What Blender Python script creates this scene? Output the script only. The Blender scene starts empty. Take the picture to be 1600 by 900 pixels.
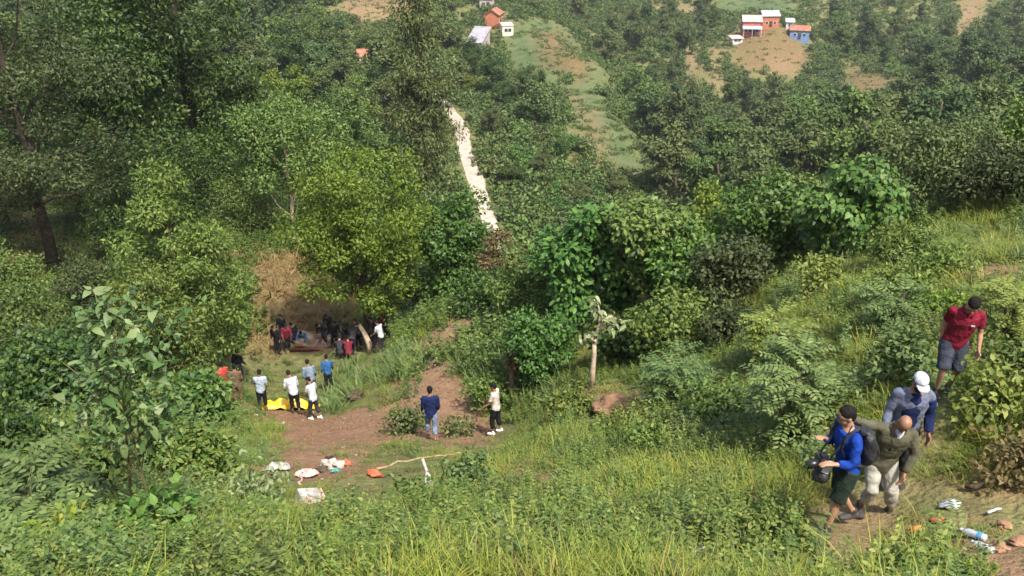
import bpy, bmesh, math, random
import numpy as np
from mathutils import Vector, Matrix, Euler

R = math.radians
rng = np.random.default_rng(7)
random.seed(7)
scene = bpy.context.scene
COL = scene.collection

# ------------------------------------------------------------------ camera
PITCH = 26.0
FPX = 1386.0                       # focal length in pixels of the 1600 px wide photograph
cam_d = bpy.data.cameras.new("camera")
cam_d.sensor_width = 36.0
cam_d.lens = 36.0 * FPX / 1600.0
cam_d.clip_start = 0.1
cam_d.clip_end = 6000.0
cam = bpy.data.objects.new("camera", cam_d)
cam.location = (0, 0, 0)
cam.rotation_euler = (R(90 - PITCH), 0, 0)
COL.objects.link(cam)
scene.camera = cam

# ------------------------------------------------------------------ sky, sun, exposure
SUN_EL, SUN_AZ = 58.0, 150.0       # azimuth clockwise from +Y (the view direction): from the right and behind
world = bpy.data.worlds.new("World")
scene.world = world
world.use_nodes = True
wn = world.node_tree
wn.nodes.clear()
sky = wn.nodes.new("ShaderNodeTexSky")
sky.sky_type = 'NISHITA'
sky.sun_disc = False
sky.sun_elevation = R(SUN_EL)
sky.sun_rotation = R(SUN_AZ)
sky.air_density = 1.2
sky.dust_density = 3.5
bg = wn.nodes.new("ShaderNodeBackground")
bg.inputs[1].default_value = 0.135
wo = wn.nodes.new("ShaderNodeOutputWorld")
wn.links.new(sky.outputs[0], bg.inputs[0])
wn.links.new(bg.outputs[0], wo.inputs[0])
sun_d = bpy.data.lights.new("sun", 'SUN')
sun_d.energy = 3.8
sun_d.angle = R(2.5)
sun_d.color = (1.0, 0.95, 0.86)
sun = bpy.data.objects.new("sun", sun_d)
sdir = Vector((math.sin(R(SUN_AZ)) * math.cos(R(SUN_EL)), math.cos(R(SUN_AZ)) * math.cos(R(SUN_EL)), math.sin(R(SUN_EL))))
sun.rotation_euler = sdir.to_track_quat('Z', 'Y').to_euler()
sun.location = sdir * 200
COL.objects.link(sun)
scene.view_settings.view_transform = 'Standard'
scene.view_settings.look = 'None'
scene.view_settings.exposure = 1.07
scene.view_settings.gamma = 1.0
scene.cycles.use_denoising = True
scene.cycles.use_adaptive_sampling = True
scene.cycles.adaptive_threshold = 0.025
scene.cycles.max_bounces = 6
scene.cycles.diffuse_bounces = 3
scene.cycles.glossy_bounces = 2
scene.cycles.transmission_bounces = 4
scene.cycles.transparent_max_bounces = 4
scene.cycles.volume_bounces = 0

# ------------------------------------------------------------------ geometry of the view
CP, SP = math.cos(R(PITCH)), math.sin(R(PITCH))

def px_dir(px, py):
    a = (px - 800.0) / FPX
    b = (450.0 - py) / FPX
    return np.array([a, CP + b * SP, -SP + b * CP])      # scaled so that depth along the axis is 1

def at(px, py, Z):
    return px_dir(px, py) * Z

def project(P):
    P = np.asarray(P, float)
    x, y, z = P[..., 0], P[..., 1], P[..., 2]
    Z = y * CP - z * SP
    v = y * SP + z * CP
    Zs = np.where(Z > 0.05, Z, 0.05)
    return 800 + FPX * x / Zs, 450 - FPX * v / Zs, Z

# ------------------------------------------------------------------ noise
_tab = np.random.default_rng(3).random((256, 256))

def vnoise(x, y):
    xi = np.floor(x).astype(int); yi = np.floor(y).astype(int)
    fx = x - xi; fy = y - yi
    fx = fx * fx * (3 - 2 * fx); fy = fy * fy * (3 - 2 * fy)
    a = _tab[xi & 255, yi & 255]; b = _tab[(xi + 1) & 255, yi & 255]
    c = _tab[xi & 255, (yi + 1) & 255]; d = _tab[(xi + 1) & 255, (yi + 1) & 255]
    return (a * (1 - fx) + b * fx) * (1 - fy) + (c * (1 - fx) + d * fx) * fy

def fbm(x, y, o=4):
    s = 0; a = 0.5
    for i in range(o):
        s = s + a * vnoise(x + 17.3 * i, y - 9.1 * i); x = x * 2.03; y = y * 2.03; a *= 0.5
    return s / (1 - 0.5 ** o)

# ------------------------------------------------------------------ terrain heights
CPTS = [  # photograph pixel and the depth of the ground there
    (1290, 825, 10.4), (1480, 650, 12.0), (1425, 760, 11.2), (1360, 806, 10.8), (1540, 430, 18.0), (1600, 380, 21.0),
    (1600, 640, 12.5), (1600, 900, 8.6), (1520, 850, 9.5), (1270, 890, 9.4), (800, 900, 9.0), (400, 900, 8.8), (0, 900, 8.6),
    (240, 830, 9.8), (675, 685, 24.1), (775, 678, 25.0), (925, 610, 23.5), (980, 640, 21.0), (1230, 690, 14.0),
    (1100, 490, 27.0), (1330, 380, 26.5), (700, 510, 36.0), (410, 640, 32.0), (490, 655, 31.0), (500, 548, 44.0), (435, 555, 44.0), (585, 540, 43.0),
    (430, 440, 48.5), (85, 430, 50.0), (30, 350, 58.0), (0, 600, 30.0), (100, 680, 22.0), (300, 650, 28.0), (800, 725, 17.1), (400, 760, 16.5),
    (640, 480, 50.0), (750, 330, 110.0), (720, 230, 138.0), (690, 170, 160.0), (480, 200, 120.0), (300, 150, 130.0),
    (600, 20, 230.0), (0, 100, 150.0), (745, 60, 235.0), (775, 20, 250.0), (860, 60, 232.0), (938, 105, 208.0), (968, 112, 252.0), (985, 165, 212.0), (970, 180, 168.0), (850, 120, 205.0),
    (950, 245, 148.0), (880, 140, 195.0), (1018, 266, 142.0), (1055, 245, 174.0), (800, 250, 135.0), (1100, 300, 130.0), (1300, 230, 150.0), (1500, 230, 150.0),
    (1100, 110, 250.0), (1000, 60, 290.0), (1200, 45, 285.0), (1200, 90, 268.0), (1210, 128, 258.0), (1305, 62, 300.0), (1105, 62, 298.0), (1350, 130, 230.0), (1100, 10, 345.0), (1500, 30, 330.0),
    (1600, 0, 350.0), (800, 0, 300.0), (950, 0, 340.0), (200, 0, 260.0), (1600, 120, 230.0), (1250, 330, 60.0), (1550, 300, 60.0),
]
WPTS = [at(*c) for c in CPTS]
WPTS += [np.array(p, float) for p in [(0, 4, -4.3), (4, 3.2, -3.6), (-4, 3.6, -4.0), (6, 75, -38), (-20, 72, -26), (-10, 600, 10), (250, 560, 15), (-300, 520, 20),
         (0, 1000, 110), (600, 900, 120), (-600, 900, 120), (-60, 40, -14), (45, 30, -6), (120, 120, -30), (-110, 110, -20)]]
WPTS = np.array(WPTS)

def _q(x, y):
    r = np.maximum(np.hypot(x, y), 2.0)
    th = np.arctan2(x, y)
    th = np.clip(th, -1.25, 1.25)
    return th * 2.0, np.log(r)

def _phi(d2):
    return 0.5 * d2 * np.log(d2 + 1e-9)

_qa, _qb = _q(WPTS[:, 0], WPTS[:, 1])
# heights are fitted as a slope angle (z / r), which stays smooth from near to far
_rr = np.hypot(WPTS[:, 0], WPTS[:, 1])
_n = len(WPTS)
_A = np.zeros((_n + 3, _n + 3))
_A[:_n, :_n] = _phi((_qa[:, None] - _qa[None]) ** 2 + (_qb[:, None] - _qb[None]) ** 2) + np.eye(_n) * 2e-4
_A[:_n, _n] = 1; _A[:_n, _n + 1] = _qa; _A[:_n, _n + 2] = _qb
_A[_n:, :_n] = _A[:_n, _n:].T
_w = np.linalg.solve(_A, np.concatenate([WPTS[:, 2] / _rr, np.zeros(3)]))

def hbase(x, y):
    x = np.asarray(x, float); y = np.asarray(y, float)
    sh = x.shape; x = x.ravel(); y = y.ravel()
    out = np.empty(len(x))
    for i in range(0, len(x), 40000):
        a, b = _q(x[i:i + 40000], y[i:i + 40000])
        k = _phi((a[:, None] - _qa[None]) ** 2 + (b[:, None] - _qb[None]) ** 2)
        out[i:i + 40000] = k @ _w[:_n] + _w[_n] + _w[_n + 1] * a + _w[_n + 2] * b
    r = np.hypot(x, y)
    z = out * np.maximum(r, 2.0)
    th = np.abs(np.arctan2(x, y))
    wb = np.clip((th - 1.2) / 0.7, 0, 1); wb = wb * wb * (3 - 2 * wb)
    z = z * (1 - wb) + wb * (-1.7 + 0.33 * np.minimum(r, 180))
    wn_ = np.clip((3.4 - r) / 1.4, 0, 1); wn_ = wn_ * wn_ * (3 - 2 * wn_)
    z = z * (1 - wn_) + wn_ * (-2.6)
    z = np.where(z > 40, 40 + 30 * np.tanh((z - 40) / 60), z)
    return z.reshape(sh)

ROADXY = None
ROADC = [(775, 88), (768, 98), (757, 108), (747, 114), (737, 121), (729, 129), (723, 137), (718, 145), (713, 152), (703, 159), (690, 165), (672, 172), (640, 186)]   # centre line: column and depth

def hz(x, y):
    x = np.asarray(x, float); y = np.asarray(y, float)
    r = np.hypot(x, y)
    z = hbase(x, y)
    if ROADXY is not None:
        near_ = (np.abs(x) < 60) & (y > 80) & (y < 215)
        if np.any(near_):
            rw = np.ones(x.shape)
            xs, ys = x[near_], y[near_]
            dd = np.full(xs.shape, 1e9)
            for q in ROADXY:
                dd = np.minimum(dd, (xs - q[0]) ** 2 + (ys - q[1]) ** 2)
            rw[near_] = np.clip((np.sqrt(dd) - 3.0) / 7.0, 0, 1)
        else:
            rw = 1.0
    else:
        rw = 1.0
    z = z + (fbm(x * 0.9 + 40, y * 0.9 + 11, 3) - 0.5) * 0.30 * np.clip((r - 3) / 6, 0, 1) * rw
    z = z + (fbm(x * 0.07 + 5, y * 0.07 + 8, 3) - 0.5) * np.clip((r - 60) / 60, 0, 1) * 4.0 * rw
    z = z + (fbm(x * 0.012 + 1, y * 0.012 + 3, 3) - 0.5) * np.clip((r - 400) / 300, 0, 1) * 40
    return z

def _road():
    c = ROADC
    pts = np.array([on(p, z) for p, z in c])
    t = np.linspace(0, len(c) - 1, 110)
    P = np.stack([np.interp(t, range(len(c)), pts[:, k]) for k in range(2)], -1)
    for _ in range(14):
        P[1:-1] = (P[:-2] + 2 * P[1:-1] + P[2:]) / 4
    return P

_ts = np.geomspace(4, 700, 1400)

def ground(px, py):
    """first point of the terrain under a photograph pixel"""
    d = px_dir(px, py)
    P = d[None] * _ts[:, None]
    g = P[:, 2] - hz(P[:, 0], P[:, 1])
    k = np.argmax(g < 0)
    if k == 0:
        k = len(_ts) - 1
    t0, t1 = _ts[k - 1], _ts[k]
    f = g[k - 1] / (g[k - 1] - g[k] + 1e-9)
    p = d * (t0 + (t1 - t0) * f)
    p[2] = float(hz(p[0], p[1]))
    return p

def on(px, Z, py=None):
    """ground point seen at column px whose axis depth is about Z (the row follows from the terrain)"""
    p = at(px, 450 if py is None else py, Z)
    for _ in range(12):
        z = float(hz(p[0], p[1]))
        y = (Z + z * SP) / CP
        p = np.array([p[0], y, z])
    return p

def inside(poly, x, y):
    x = np.asarray(x); y = np.asarray(y)
    r = np.zeros(x.shape, bool)
    n = len(poly)
    for i in range(n):
        x0, y0 = poly[i]; x1, y1 = poly[(i + 1) % n]
        c = ((y0 > y) != (y1 > y)) & (x < (x1 - x0) * (y - y0) / (y1 - y0 + 1e-12) + x0)
        r ^= c
    return r

def polydist(poly, x, y):
    """signed distance to a world polygon, negative inside"""
    d = np.full(np.shape(x), 1e9)
    n = len(poly)
    for i in range(n):
        ax, ay = poly[i]; bx, by = poly[(i + 1) % n]
        ex, ey = bx - ax, by - ay
        t = np.clip(((x - ax) * ex + (y - ay) * ey) / (ex * ex + ey * ey + 1e-12), 0, 1)
        d = np.minimum(d, np.hypot(x - ax - t * ex, y - ay - t * ey))
    return np.where(inside(poly, x, y), -d, d)

ROADXY = _road()

# ------------------------------------------------------------------ object helpers
def tag(o, label=None, cat=None, group=None, kind=None):
    if label: o["label"] = label
    if cat: o["category"] = cat
    if group: o["group"] = group
    if kind: o["kind"] = kind
    return o

def empty(name, loc=(0, 0, 0), rz=0.0, parent=None):
    o = bpy.data.objects.new(name, None)
    o.empty_display_size = 0.2
    o.location = tuple(float(c) for c in loc)
    o.rotation_euler = (0, 0, rz)
    o.parent = parent
    COL.objects.link(o)
    return o

def make_mesh(name, V, F, mat=None, tint=None, smooth=False):
    """V (n,3); F list of faces, or an int array with 3 or 4 columns, or a list of such arrays"""
    me = bpy.data.meshes.new(name)
    V = np.asarray(V, np.float32)
    if isinstance(F, np.ndarray):
        F = [F]
    if len(F) and isinstance(F[0], np.ndarray) and F[0].ndim == 2:
        loops = np.concatenate([f.ravel() for f in F]).astype(np.int32)
        sizes = np.concatenate([np.full(len(f), f.shape[1], np.int32) for f in F])
        starts = np.concatenate([[0], np.cumsum(sizes)[:-1]]).astype(np.int32)
        me.vertices.add(len(V)); me.vertices.foreach_set("co", V.ravel())
        me.loops.add(len(loops)); me.loops.foreach_set("vertex_index", loops)
        me.polygons.add(len(sizes)); me.polygons.foreach_set("loop_start", starts)
        me.update(calc_edges=True)
    else:
        me.from_pydata([tuple(map(float, v)) for v in V], [], [tuple(int(i) for i in f) for f in F])
    if tint is not None:
        a = me.attributes.new("tint", 'FLOAT', 'FACE')
        a.data.foreach_set("value", np.asarray(tint, np.float32))
    if smooth:
        me.polygons.foreach_set("use_smooth", np.ones(len(me.polygons), bool))
    if mat:
        me.materials.append(mat)
    me.validate()
    return me

def mobj(name, me, parent=None, loc=(0, 0, 0), rot=(0, 0, 0), scale=(1, 1, 1)):
    o = bpy.data.objects.new(name, me)
    o.location = tuple(float(c) for c in loc)
    o.rotation_euler = tuple(float(c) for c in rot)
    o.scale = (scale,) * 3 if isinstance(scale, (int, float)) else tuple(float(c) for c in scale)
    o.parent = parent
    COL.objects.link(o)
    return o

class MB:
    """collects shapes for one mesh"""
    def __init__(s):
        s.V, s.F, s.n = [], [], 0
    def add(s, V, F):
        V = np.asarray(V, float)
        s.V.append(V)
        s.F += [tuple(int(i) + s.n for i in f) for f in F]
        s.n += len(V)
        return s
    def box(s, c, d, rz=0.0, M=None):
        c = np.asarray(c, float); h = np.asarray(d, float) / 2
        V = np.array([[x, y, z] for x in (-1, 1) for y in (-1, 1) for z in (-1, 1)], float) * h
        if rz:
            ca, sa = math.cos(rz), math.sin(rz)
            V = V @ np.array([[ca, sa, 0], [-sa, ca, 0], [0, 0, 1]])
        if M is not None:
            V = V @ np.asarray(M).T
        return s.add(V + c, [(0, 1, 3, 2), (4, 6, 7, 5), (0, 4, 5, 1), (2, 3, 7, 6), (0, 2, 6, 4), (1, 5, 7, 3)])
    def tube(s, pts, rad, sides=7, cap=True, flat=None):
        V, F = tube_vf(pts, rad, sides, cap, flat)
        return s.add(V, F)
    def mesh(s, name, mat, smooth=False):
        return make_mesh(name, np.concatenate(s.V), s.F, mat, smooth=smooth)
    def build(s, name, mat, parent=None, loc=(0, 0, 0), rot=(0, 0, 0), smooth=False):
        return mobj(name, s.mesh(name, mat, smooth), parent, loc, rot)

def _norm(v):
    return v / (np.linalg.norm(v, axis=-1, keepdims=True) + 1e-12)

def tube_vf(pts, rad, sides=7, cap=True, side_dir=None):
    """tapered tube; rad is a number, (a,b) pair or list of either; side_dir fixes which way the first radius lies"""
    pts = np.asarray(pts, float)
    n = len(pts)
    if np.isscalar(rad): rad = [rad] * n
    rad = [(r, r) if np.isscalar(r) else r for r in rad]
    T = np.zeros_like(pts)
    T[1:-1] = pts[2:] - pts[:-2]; T[0] = pts[1] - pts[0]; T[-1] = pts[-1] - pts[-2]
    T = _norm(T)
    ref = np.array(side_dir if side_dir is not None else (1.0, 0.13, 0.07), float)
    V, F = [], []
    ang = np.arange(sides) / sides * 2 * math.pi
    for i in range(n):
        a = ref - T[i] * np.dot(ref, T[i])
        if np.linalg.norm(a) < 0.05:
            a = np.array([0.1, 1, 0.2]) - T[i] * np.dot(np.array([0.1, 1, 0.2]), T[i])
        a = _norm(a); b = np.cross(T[i], a)
        V.append(pts[i] + np.cos(ang)[:, None] * a * rad[i][0] + np.sin(ang)[:, None] * b * rad[i][1])
        ref = a if side_dir is None else ref
    V = np.concatenate(V)
    for i in range(n - 1):
        for k in range(sides):
            k2 = (k + 1) % sides
            F.append((i * sides + k, i * sides + k2, (i + 1) * sides + k2, (i + 1) * sides + k))
    if cap:
        F.append(tuple(range(sides - 1, -1, -1)))
        F.append(tuple((n - 1) * sides + k for k in range(sides)))
    return V, F

def wig(a, b, n=6, amp=0.1, r=None):
    """wobbly polyline from a to b"""
    r = r or rng
    t = np.linspace(0, 1, n)[:, None]
    p = np.asarray(a, float) * (1 - t) + np.asarray(b, float) * t
    p[1:-1] += r.normal(0, amp, (n - 2, 3))
    return p

# ------------------------------------------------------------------ leaves
TPL = {
    'diamond': (np.array([(0, 0, 0), (.42, -.5, .02), (1, 0, -.1), (.42, .5, .02)]), [np.array([(0, 1, 2, 3)])]),
    'oval6': (np.array([(0, 0, 0), (.3, -.46, .02), (.3, .46, .02), (.68, -.4, 0), (.68, .4, 0), (1, 0, -.14)]),
              [np.array([(0, 1, 2), (3, 5, 4)]), np.array([(1, 3, 4, 2)])]),
    'fold': (np.array([(0, 0, 0), (.28, -.5, .06), (.28, 0, -.02), (.28, .5, .06), (.65, -.4, .02), (.65, 0, -.07), (.65, .4, .02), (1, 0, -.22)]),
             [np.array([(0, 1, 2), (0, 2, 3), (4, 7, 5), (5, 7, 6)]), np.array([(1, 4, 5, 2), (2, 5, 6, 3)])]),
    'blade': (np.array([(0, -.5, 0), (0, .5, 0), (.35, -.5, -.03), (.35, .5, -.03), (.7, -.34, -.17), (.7, .34, -.17), (1, 0, -.42)]),
              [np.array([(0, 2, 3, 1), (2, 4, 5, 3)]), np.array([(4, 6, 5)])]),
}

def leaf_arrays(P, D, N, L, W, tpl='diamond'):
    T, Fs = TPL[tpl]
    P = np.asarray(P, float); n = len(P)
    D = _norm(np.asarray(D, float))
    S = _norm(np.cross(np.asarray(N, float), D) + 1e-6)
    N2 = np.cross(D, S)
    L = np.broadcast_to(L, (n,))[:, None, None]; W = np.broadcast_to(W, (n,))[:, None, None]
    V = P[:, None] + D[:, None] * T[None, :, 0:1] * L + S[:, None] * T[None, :, 1:2] * W + N2[:, None] * T[None, :, 2:3] * L
    off = (np.arange(n) * len(T))[:, None, None]
    faces = [(f[None] + off).reshape(-1, f.shape[1]) for f in Fs]
    ids = np.concatenate([np.repeat(np.arange(n), len(f)) for f in Fs])
    return V.reshape(-1, 3), faces, ids

def leaf_mesh(name, P, D, N, L, W, mat, tpl='diamond', tint=None, r=None):
    r = r or rng
    V, F, ids = leaf_arrays(P, D, N, L, W, tpl)
    if tint is None:
        tint = r.random(len(P))
    return make_mesh(name, V, F, mat, tint=np.asarray(tint)[ids])

def rdir(n, r=None):
    r = r or rng
    return _norm(r.normal(0, 1, (n, 3)))

# ------------------------------------------------------------------ materials
def new_mat(name):
    m = bpy.data.materials.new(name)
    m.use_nodes = True
    nt = m.node_tree
    return m, nt, nt.nodes, nt.links, nt.nodes["Principled BSDF"]

def rgb(c):
    return (c[0], c[1], c[2], 1.0)

def leaf_mat(name, cols, transl=0.3, rough=0.55, spec=0.3, vary=0.16, hue=0.012):
    m, nt, nd, lk, bs = new_mat(name)
    at_ = nd.new("ShaderNodeAttribute"); at_.attribute_name = "tint"
    rp = nd.new("ShaderNodeValToRGB")
    rp.color_ramp.elements.remove(rp.color_ramp.elements[1])
    for i, c in enumerate(cols):
        p = i / max(1, len(cols) - 1)
        if i == 0:
            e = rp.color_ramp.elements[0]; e.position = 0
        else:
            e = rp.color_ramp.elements.new(p)
        e.color = rgb((c[0] * 1.05, c[1] * .98, c[2] * .82))
    lk.new(at_.outputs["Fac"], rp.inputs[0])
    oi = nd.new("ShaderNodeObjectInfo")
    hs = nd.new("ShaderNodeHueSaturation")
    mr = nd.new("ShaderNodeMapRange"); mr.inputs[3].default_value = 1 - vary; mr.inputs[4].default_value = 1 + vary
    mh = nd.new("ShaderNodeMapRange"); mh.inputs[3].default_value = 0.5 - hue; mh.inputs[4].default_value = 0.5 + hue
    mm = nd.new("ShaderNodeMath"); mm.operation = 'MULTIPLY'; mm.inputs[1].default_value = 7.31
    fr = nd.new("ShaderNodeMath"); fr.operation = 'FRACT'
    lk.new(oi.outputs["Random"], mr.inputs[0]); lk.new(oi.outputs["Random"], mm.inputs[0]); lk.new(mm.outputs[0], fr.inputs[0]); lk.new(fr.outputs[0], mh.inputs[0])
    lk.new(rp.outputs[0], hs.inputs["Color"]); lk.new(mr.outputs[0], hs.inputs["Value"]); lk.new(mh.outputs[0], hs.inputs["Hue"])
    lk.new(hs.outputs[0], bs.inputs["Base Color"])
    bs.inputs["Roughness"].default_value = rough
    bs.inputs["Specular IOR Level"].default_value = spec
    tr = nd.new("ShaderNodeBsdfTranslucent")
    lk.new(hs.outputs[0], tr.inputs[0])
    mx = nd.new("ShaderNodeMixShader"); mx.inputs[0].default_value = transl
    lk.new(bs.outputs[0], mx.inputs[1]); lk.new(tr.outputs[0], mx.inputs[2])
    lk.new(mx.outputs[0], nd["Material Output"].inputs[0])
    return m

def noise_mat(name, c1, c2, scale=3.0, rough=0.8, spec=0.2, bump=0.0, bscale=None, metal=0.0, detail=4, alpha=None):
    m, nt, nd, lk, bs = new_mat(name)
    tc = nd.new("ShaderNodeTexCoord")
    nz = nd.new("ShaderNodeTexNoise"); nz.inputs["Scale"].default_value = scale; nz.inputs["Detail"].default_value = detail
    rp = nd.new("ShaderNodeValToRGB")
    rp.color_ramp.elements[0].position = 0.3; rp.color_ramp.elements[1].position = 0.7
    rp.color_ramp.elements[0].color = rgb(c1); rp.color_ramp.elements[1].color = rgb(c2)
    lk.new(tc.outputs["Object"], nz.inputs["Vector"]); lk.new(nz.outputs["Fac"], rp.inputs[0]); lk.new(rp.outputs[0], bs.inputs["Base Color"])
    bs.inputs["Roughness"].default_value = rough
    bs.inputs["Specular IOR Level"].default_value = spec
    bs.inputs["Metallic"].default_value = metal
    if alpha is not None:
        bs.inputs["Alpha"].default_value = alpha
    if bump:
        n2 = nd.new("ShaderNodeTexNoise"); n2.inputs["Scale"].default_value = bscale or scale * 3; n2.inputs["Detail"].default_value = 3
        bp = nd.new("ShaderNodeBump"); bp.inputs["Strength"].default_value = bump; bp.inputs["Distance"].default_value = 0.03
        lk.new(tc.outputs["Object"], n2.inputs["Vector"]); lk.new(n2.outputs["Fac"], bp.inputs["Height"]); lk.new(bp.outputs[0], bs.inputs["Normal"])
    return m

def cloth(name, c, k=0.25, rough=0.85):
    return noise_mat(name, tuple(x * (1 - k * 1.5) for x in c), tuple(min(0.9, x * (1 + k * .6)) for x in c), 7.0, rough, 0.12, 0.7, 16.0)

M = {}
M['grass'] = leaf_mat('grass_blades', [(.08, .13, .02), (.135, .195, .03), (.19, .24, .04), (.25, .265, .065)], 0.3, 0.55, 0.2, 0.24, 0.02)
M['yellowgrass'] = leaf_mat('yellow_grass_blades', [(.11, .165, .02), (.18, .235, .03), (.24, .28, .045), (.30, .30, .08)], 0.3, 0.55, 0.2, 0.2, 0.015)
M['straw'] = leaf_mat('dry_straw', [(.14, .095, .04), (.21, .15, .065), (.27, .21, .10)], 0.2, 0.7, 0.2)
M['weed'] = leaf_mat('weed_leaves', [(.05, .09, .02), (.085, .14, .03), (.13, .185, .042), (.18, .225, .07)], 0.28, 0.55, 0.22, 0.24, 0.02)
M['maize'] = leaf_mat('field_blades', [(.06, .11, .035), (.09, .15, .05), (.13, .185, .07)], 0.25, 0.55, 0.25)
M['fresh'] = leaf_mat('fresh_green_foliage', [(.055, .095, .02), (.095, .15, .032), (.14, .195, .045), (.20, .24, .075)], 0.3, 0.55, 0.22)
M['lime'] = leaf_mat('lime_foliage', [(.05, .098, .012), (.09, .155, .018), (.135, .20, .026), (.19, .24, .04)], 0.3, 0.55, 0.25)
M['grey'] = leaf_mat('greyish_foliage', [(.022, .038, .014), (.038, .058, .022), (.06, .084, .034), (.095, .118, .055)], 0.22, 0.6, 0.2)
M['deep'] = leaf_mat('deep_green_foliage', [(.016, .042, .009), (.029, .066, .014), (.05, .098, .022), (.11, .165, .032)], 0.3, 0.5, 0.35)
M['mid'] = leaf_mat('mid_green_foliage', [(.04, .08, .02), (.07, .125, .03), (.105, .165, .04), (.15, .20, .06)], 0.28, 0.55, 0.3)
M['olive'] = leaf_mat('olive_foliage', [(.042, .065, .024), (.068, .10, .034), (.10, .135, .048), (.14, .165, .07)], 0.2, 0.6, 0.25)
M['glossy'] = leaf_mat('glossy_green_foliage', [(.03, .085, .02), (.055, .13, .03), (.085, .165, .035), (.11, .20, .05)], 0.28, 0.5, 0.28)
M['pale'] = leaf_mat('pale_wilted_leaves', [(.13, .18, .085), (.19, .25, .13), (.27, .32, .19)], 0.2, 0.6, 0.3)
M['blue'] = leaf_mat('soft_green_leaves', [(.05, .095, .03), (.08, .135, .042), (.11, .17, .06), (.15, .21, .085)], 0.25, 0.55, 0.25)
M['sapleaf'] = leaf_mat('sapling_leaves', [(.045, .095, .03), (.07, .13, .045), (.105, .17, .068), (.165, .23, .11)], 0.25, 0.5, 0.3)
M['brownleaf'] = leaf_mat('brownish_foliage', [(.08, .07, .035), (.13, .105, .05), (.17, .14, .07)], 0.2, 0.7, 0.2)
M['farA'] = leaf_mat('far_dark_foliage', [(.035, .065, .026), (.058, .098, .038), (.088, .135, .055)], 0.15, 0.7, 0.2, 0.22, 0.012)
M['farB'] = leaf_mat('far_green_foliage', [(.045, .085, .025), (.075, .125, .035), (.11, .165, .05)], 0.15, 0.7, 0.2, 0.22, 0.015)
M['farC'] = leaf_mat('far_olive_foliage', [(.05, .078, .028), (.078, .11, .04), (.11, .148, .058)], 0.15, 0.7, 0.2, 0.22, 0.015)
M['bark'] = noise_mat('grey_brown_bark', (.06, .045, .032), (.15, .115, .08), 6, 0.9, 0.1, 0.6, 14)
M['darkbark'] = noise_mat('dark_bark', (.025, .02, .015), (.07, .055, .04), 6, 0.9, 0.1, 0.6, 14)
M['palebark'] = noise_mat('pale_bark', (.34, .25, .17), (.52, .42, .31), 7, 0.85, 0.15, 0.5, 16)
M['stem'] = noise_mat('green_brown_stem', (.07, .07, .03), (.14, .12, .06), 8, 0.8, 0.2)

# ------------------------------------------------------------------ zones of bare soil, dry grass and fields (world polygons on the terrain)
def zone(pts):
    return [tuple(ground(*p)[:2]) for p in pts]

SOIL = [zone(z) for z in [
    [(405, 635), (540, 645), (600, 612), (655, 572), (740, 560), (775, 615), (765, 685), (700, 712), (620, 695), (540, 715), (430, 700), (412, 680)],
    [(600, 560), (690, 512), (772, 488), (775, 512), (700, 548), (640, 580)],
    [(1235, 900), (1280, 835), (1335, 785), (1400, 795), (1340, 850), (1300, 900)],
    [(1478, 778), (1560, 762), (1600, 770), (1600, 900), (1562, 900), (1510, 835)],
    [(1495, 415), (1600, 415), (1600, 455), (1540, 475), (1495, 445)],
    [(930, 615), (985, 618), (995, 660), (940, 675)],
    [(425, 700), (560, 690), (570, 735), (500, 760), (430, 745)],
    [(835, 700), (880, 715), (860, 760), (820, 750)],
    [(640, 645), (700, 640), (705, 700), (660, 705)],
]]
SOIL_FAR = [zone(z) for z in [
    [(520, -8), (640, -8), (640, 28), (560, 45), (540, 20)],
    [(1500, -5), (1545, -5), (1515, 50), (1496, 65)],
    [(1195, 88), (1255, 85), (1250, 118), (1210, 122)],
    [(1072, 72), (1092, 72), (1090, 135), (1070, 125)], [(1110, 72), (1128, 78), (1122, 145), (1106, 140)],
    [(1000, 5), (1110, 8), (1110, 16), (1010, 18)],
    [(470, 85), (500, 88), (498, 104), (470, 102)], [(880, 135), (905, 150), (950, 235), (920, 240)],
]]
DRY = [zone(z) for z in [
    [(360, 400), (560, 415), (570, 530), (380, 540)], [(0, 330), (130, 360), (150, 430), (0, 420)],
]]
DRY_FAR = [zone(z) for z in [
    [(832, 50), (880, 50), (925, 108), (905, 130), (850, 100)], [(1138, 55), (1262, 52), (1268, 100), (1150, 112)],
    [(1325, 98), (1405, 130), (1360, 158), (1315, 155)], [(920, 235), (1005, 272), (1010, 285), (930, 262)],
]]
FIELD = [zone(z) for z in [
    [(795, 50), (850, 30), (905, 68), (950, 130), (925, 148), (880, 118), (820, 145), (790, 90)],
    [(872, 132), (925, 145), (1025, 272), (960, 275), (900, 220)], [(1110, -5), (1240, -5), (1245, 28), (1130, 22)],
]]

def zval(polys, x, y, soft):
    v = np.zeros(np.shape(x))
    for p in polys:
        v = np.maximum(v, np.clip(0.5 - polydist(p, x, y) / soft, 0, 1))
    return v

def zsoil(x, y):
    n = (fbm(x * 1.1 + 3, y * 1.1 + 7, 3) - 0.5)
    return np.clip(zval(SOIL, x, y, 1.6) + n * 1.5 * (zval(SOIL, x, y, 3.0) > 0), 0, 1)

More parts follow.
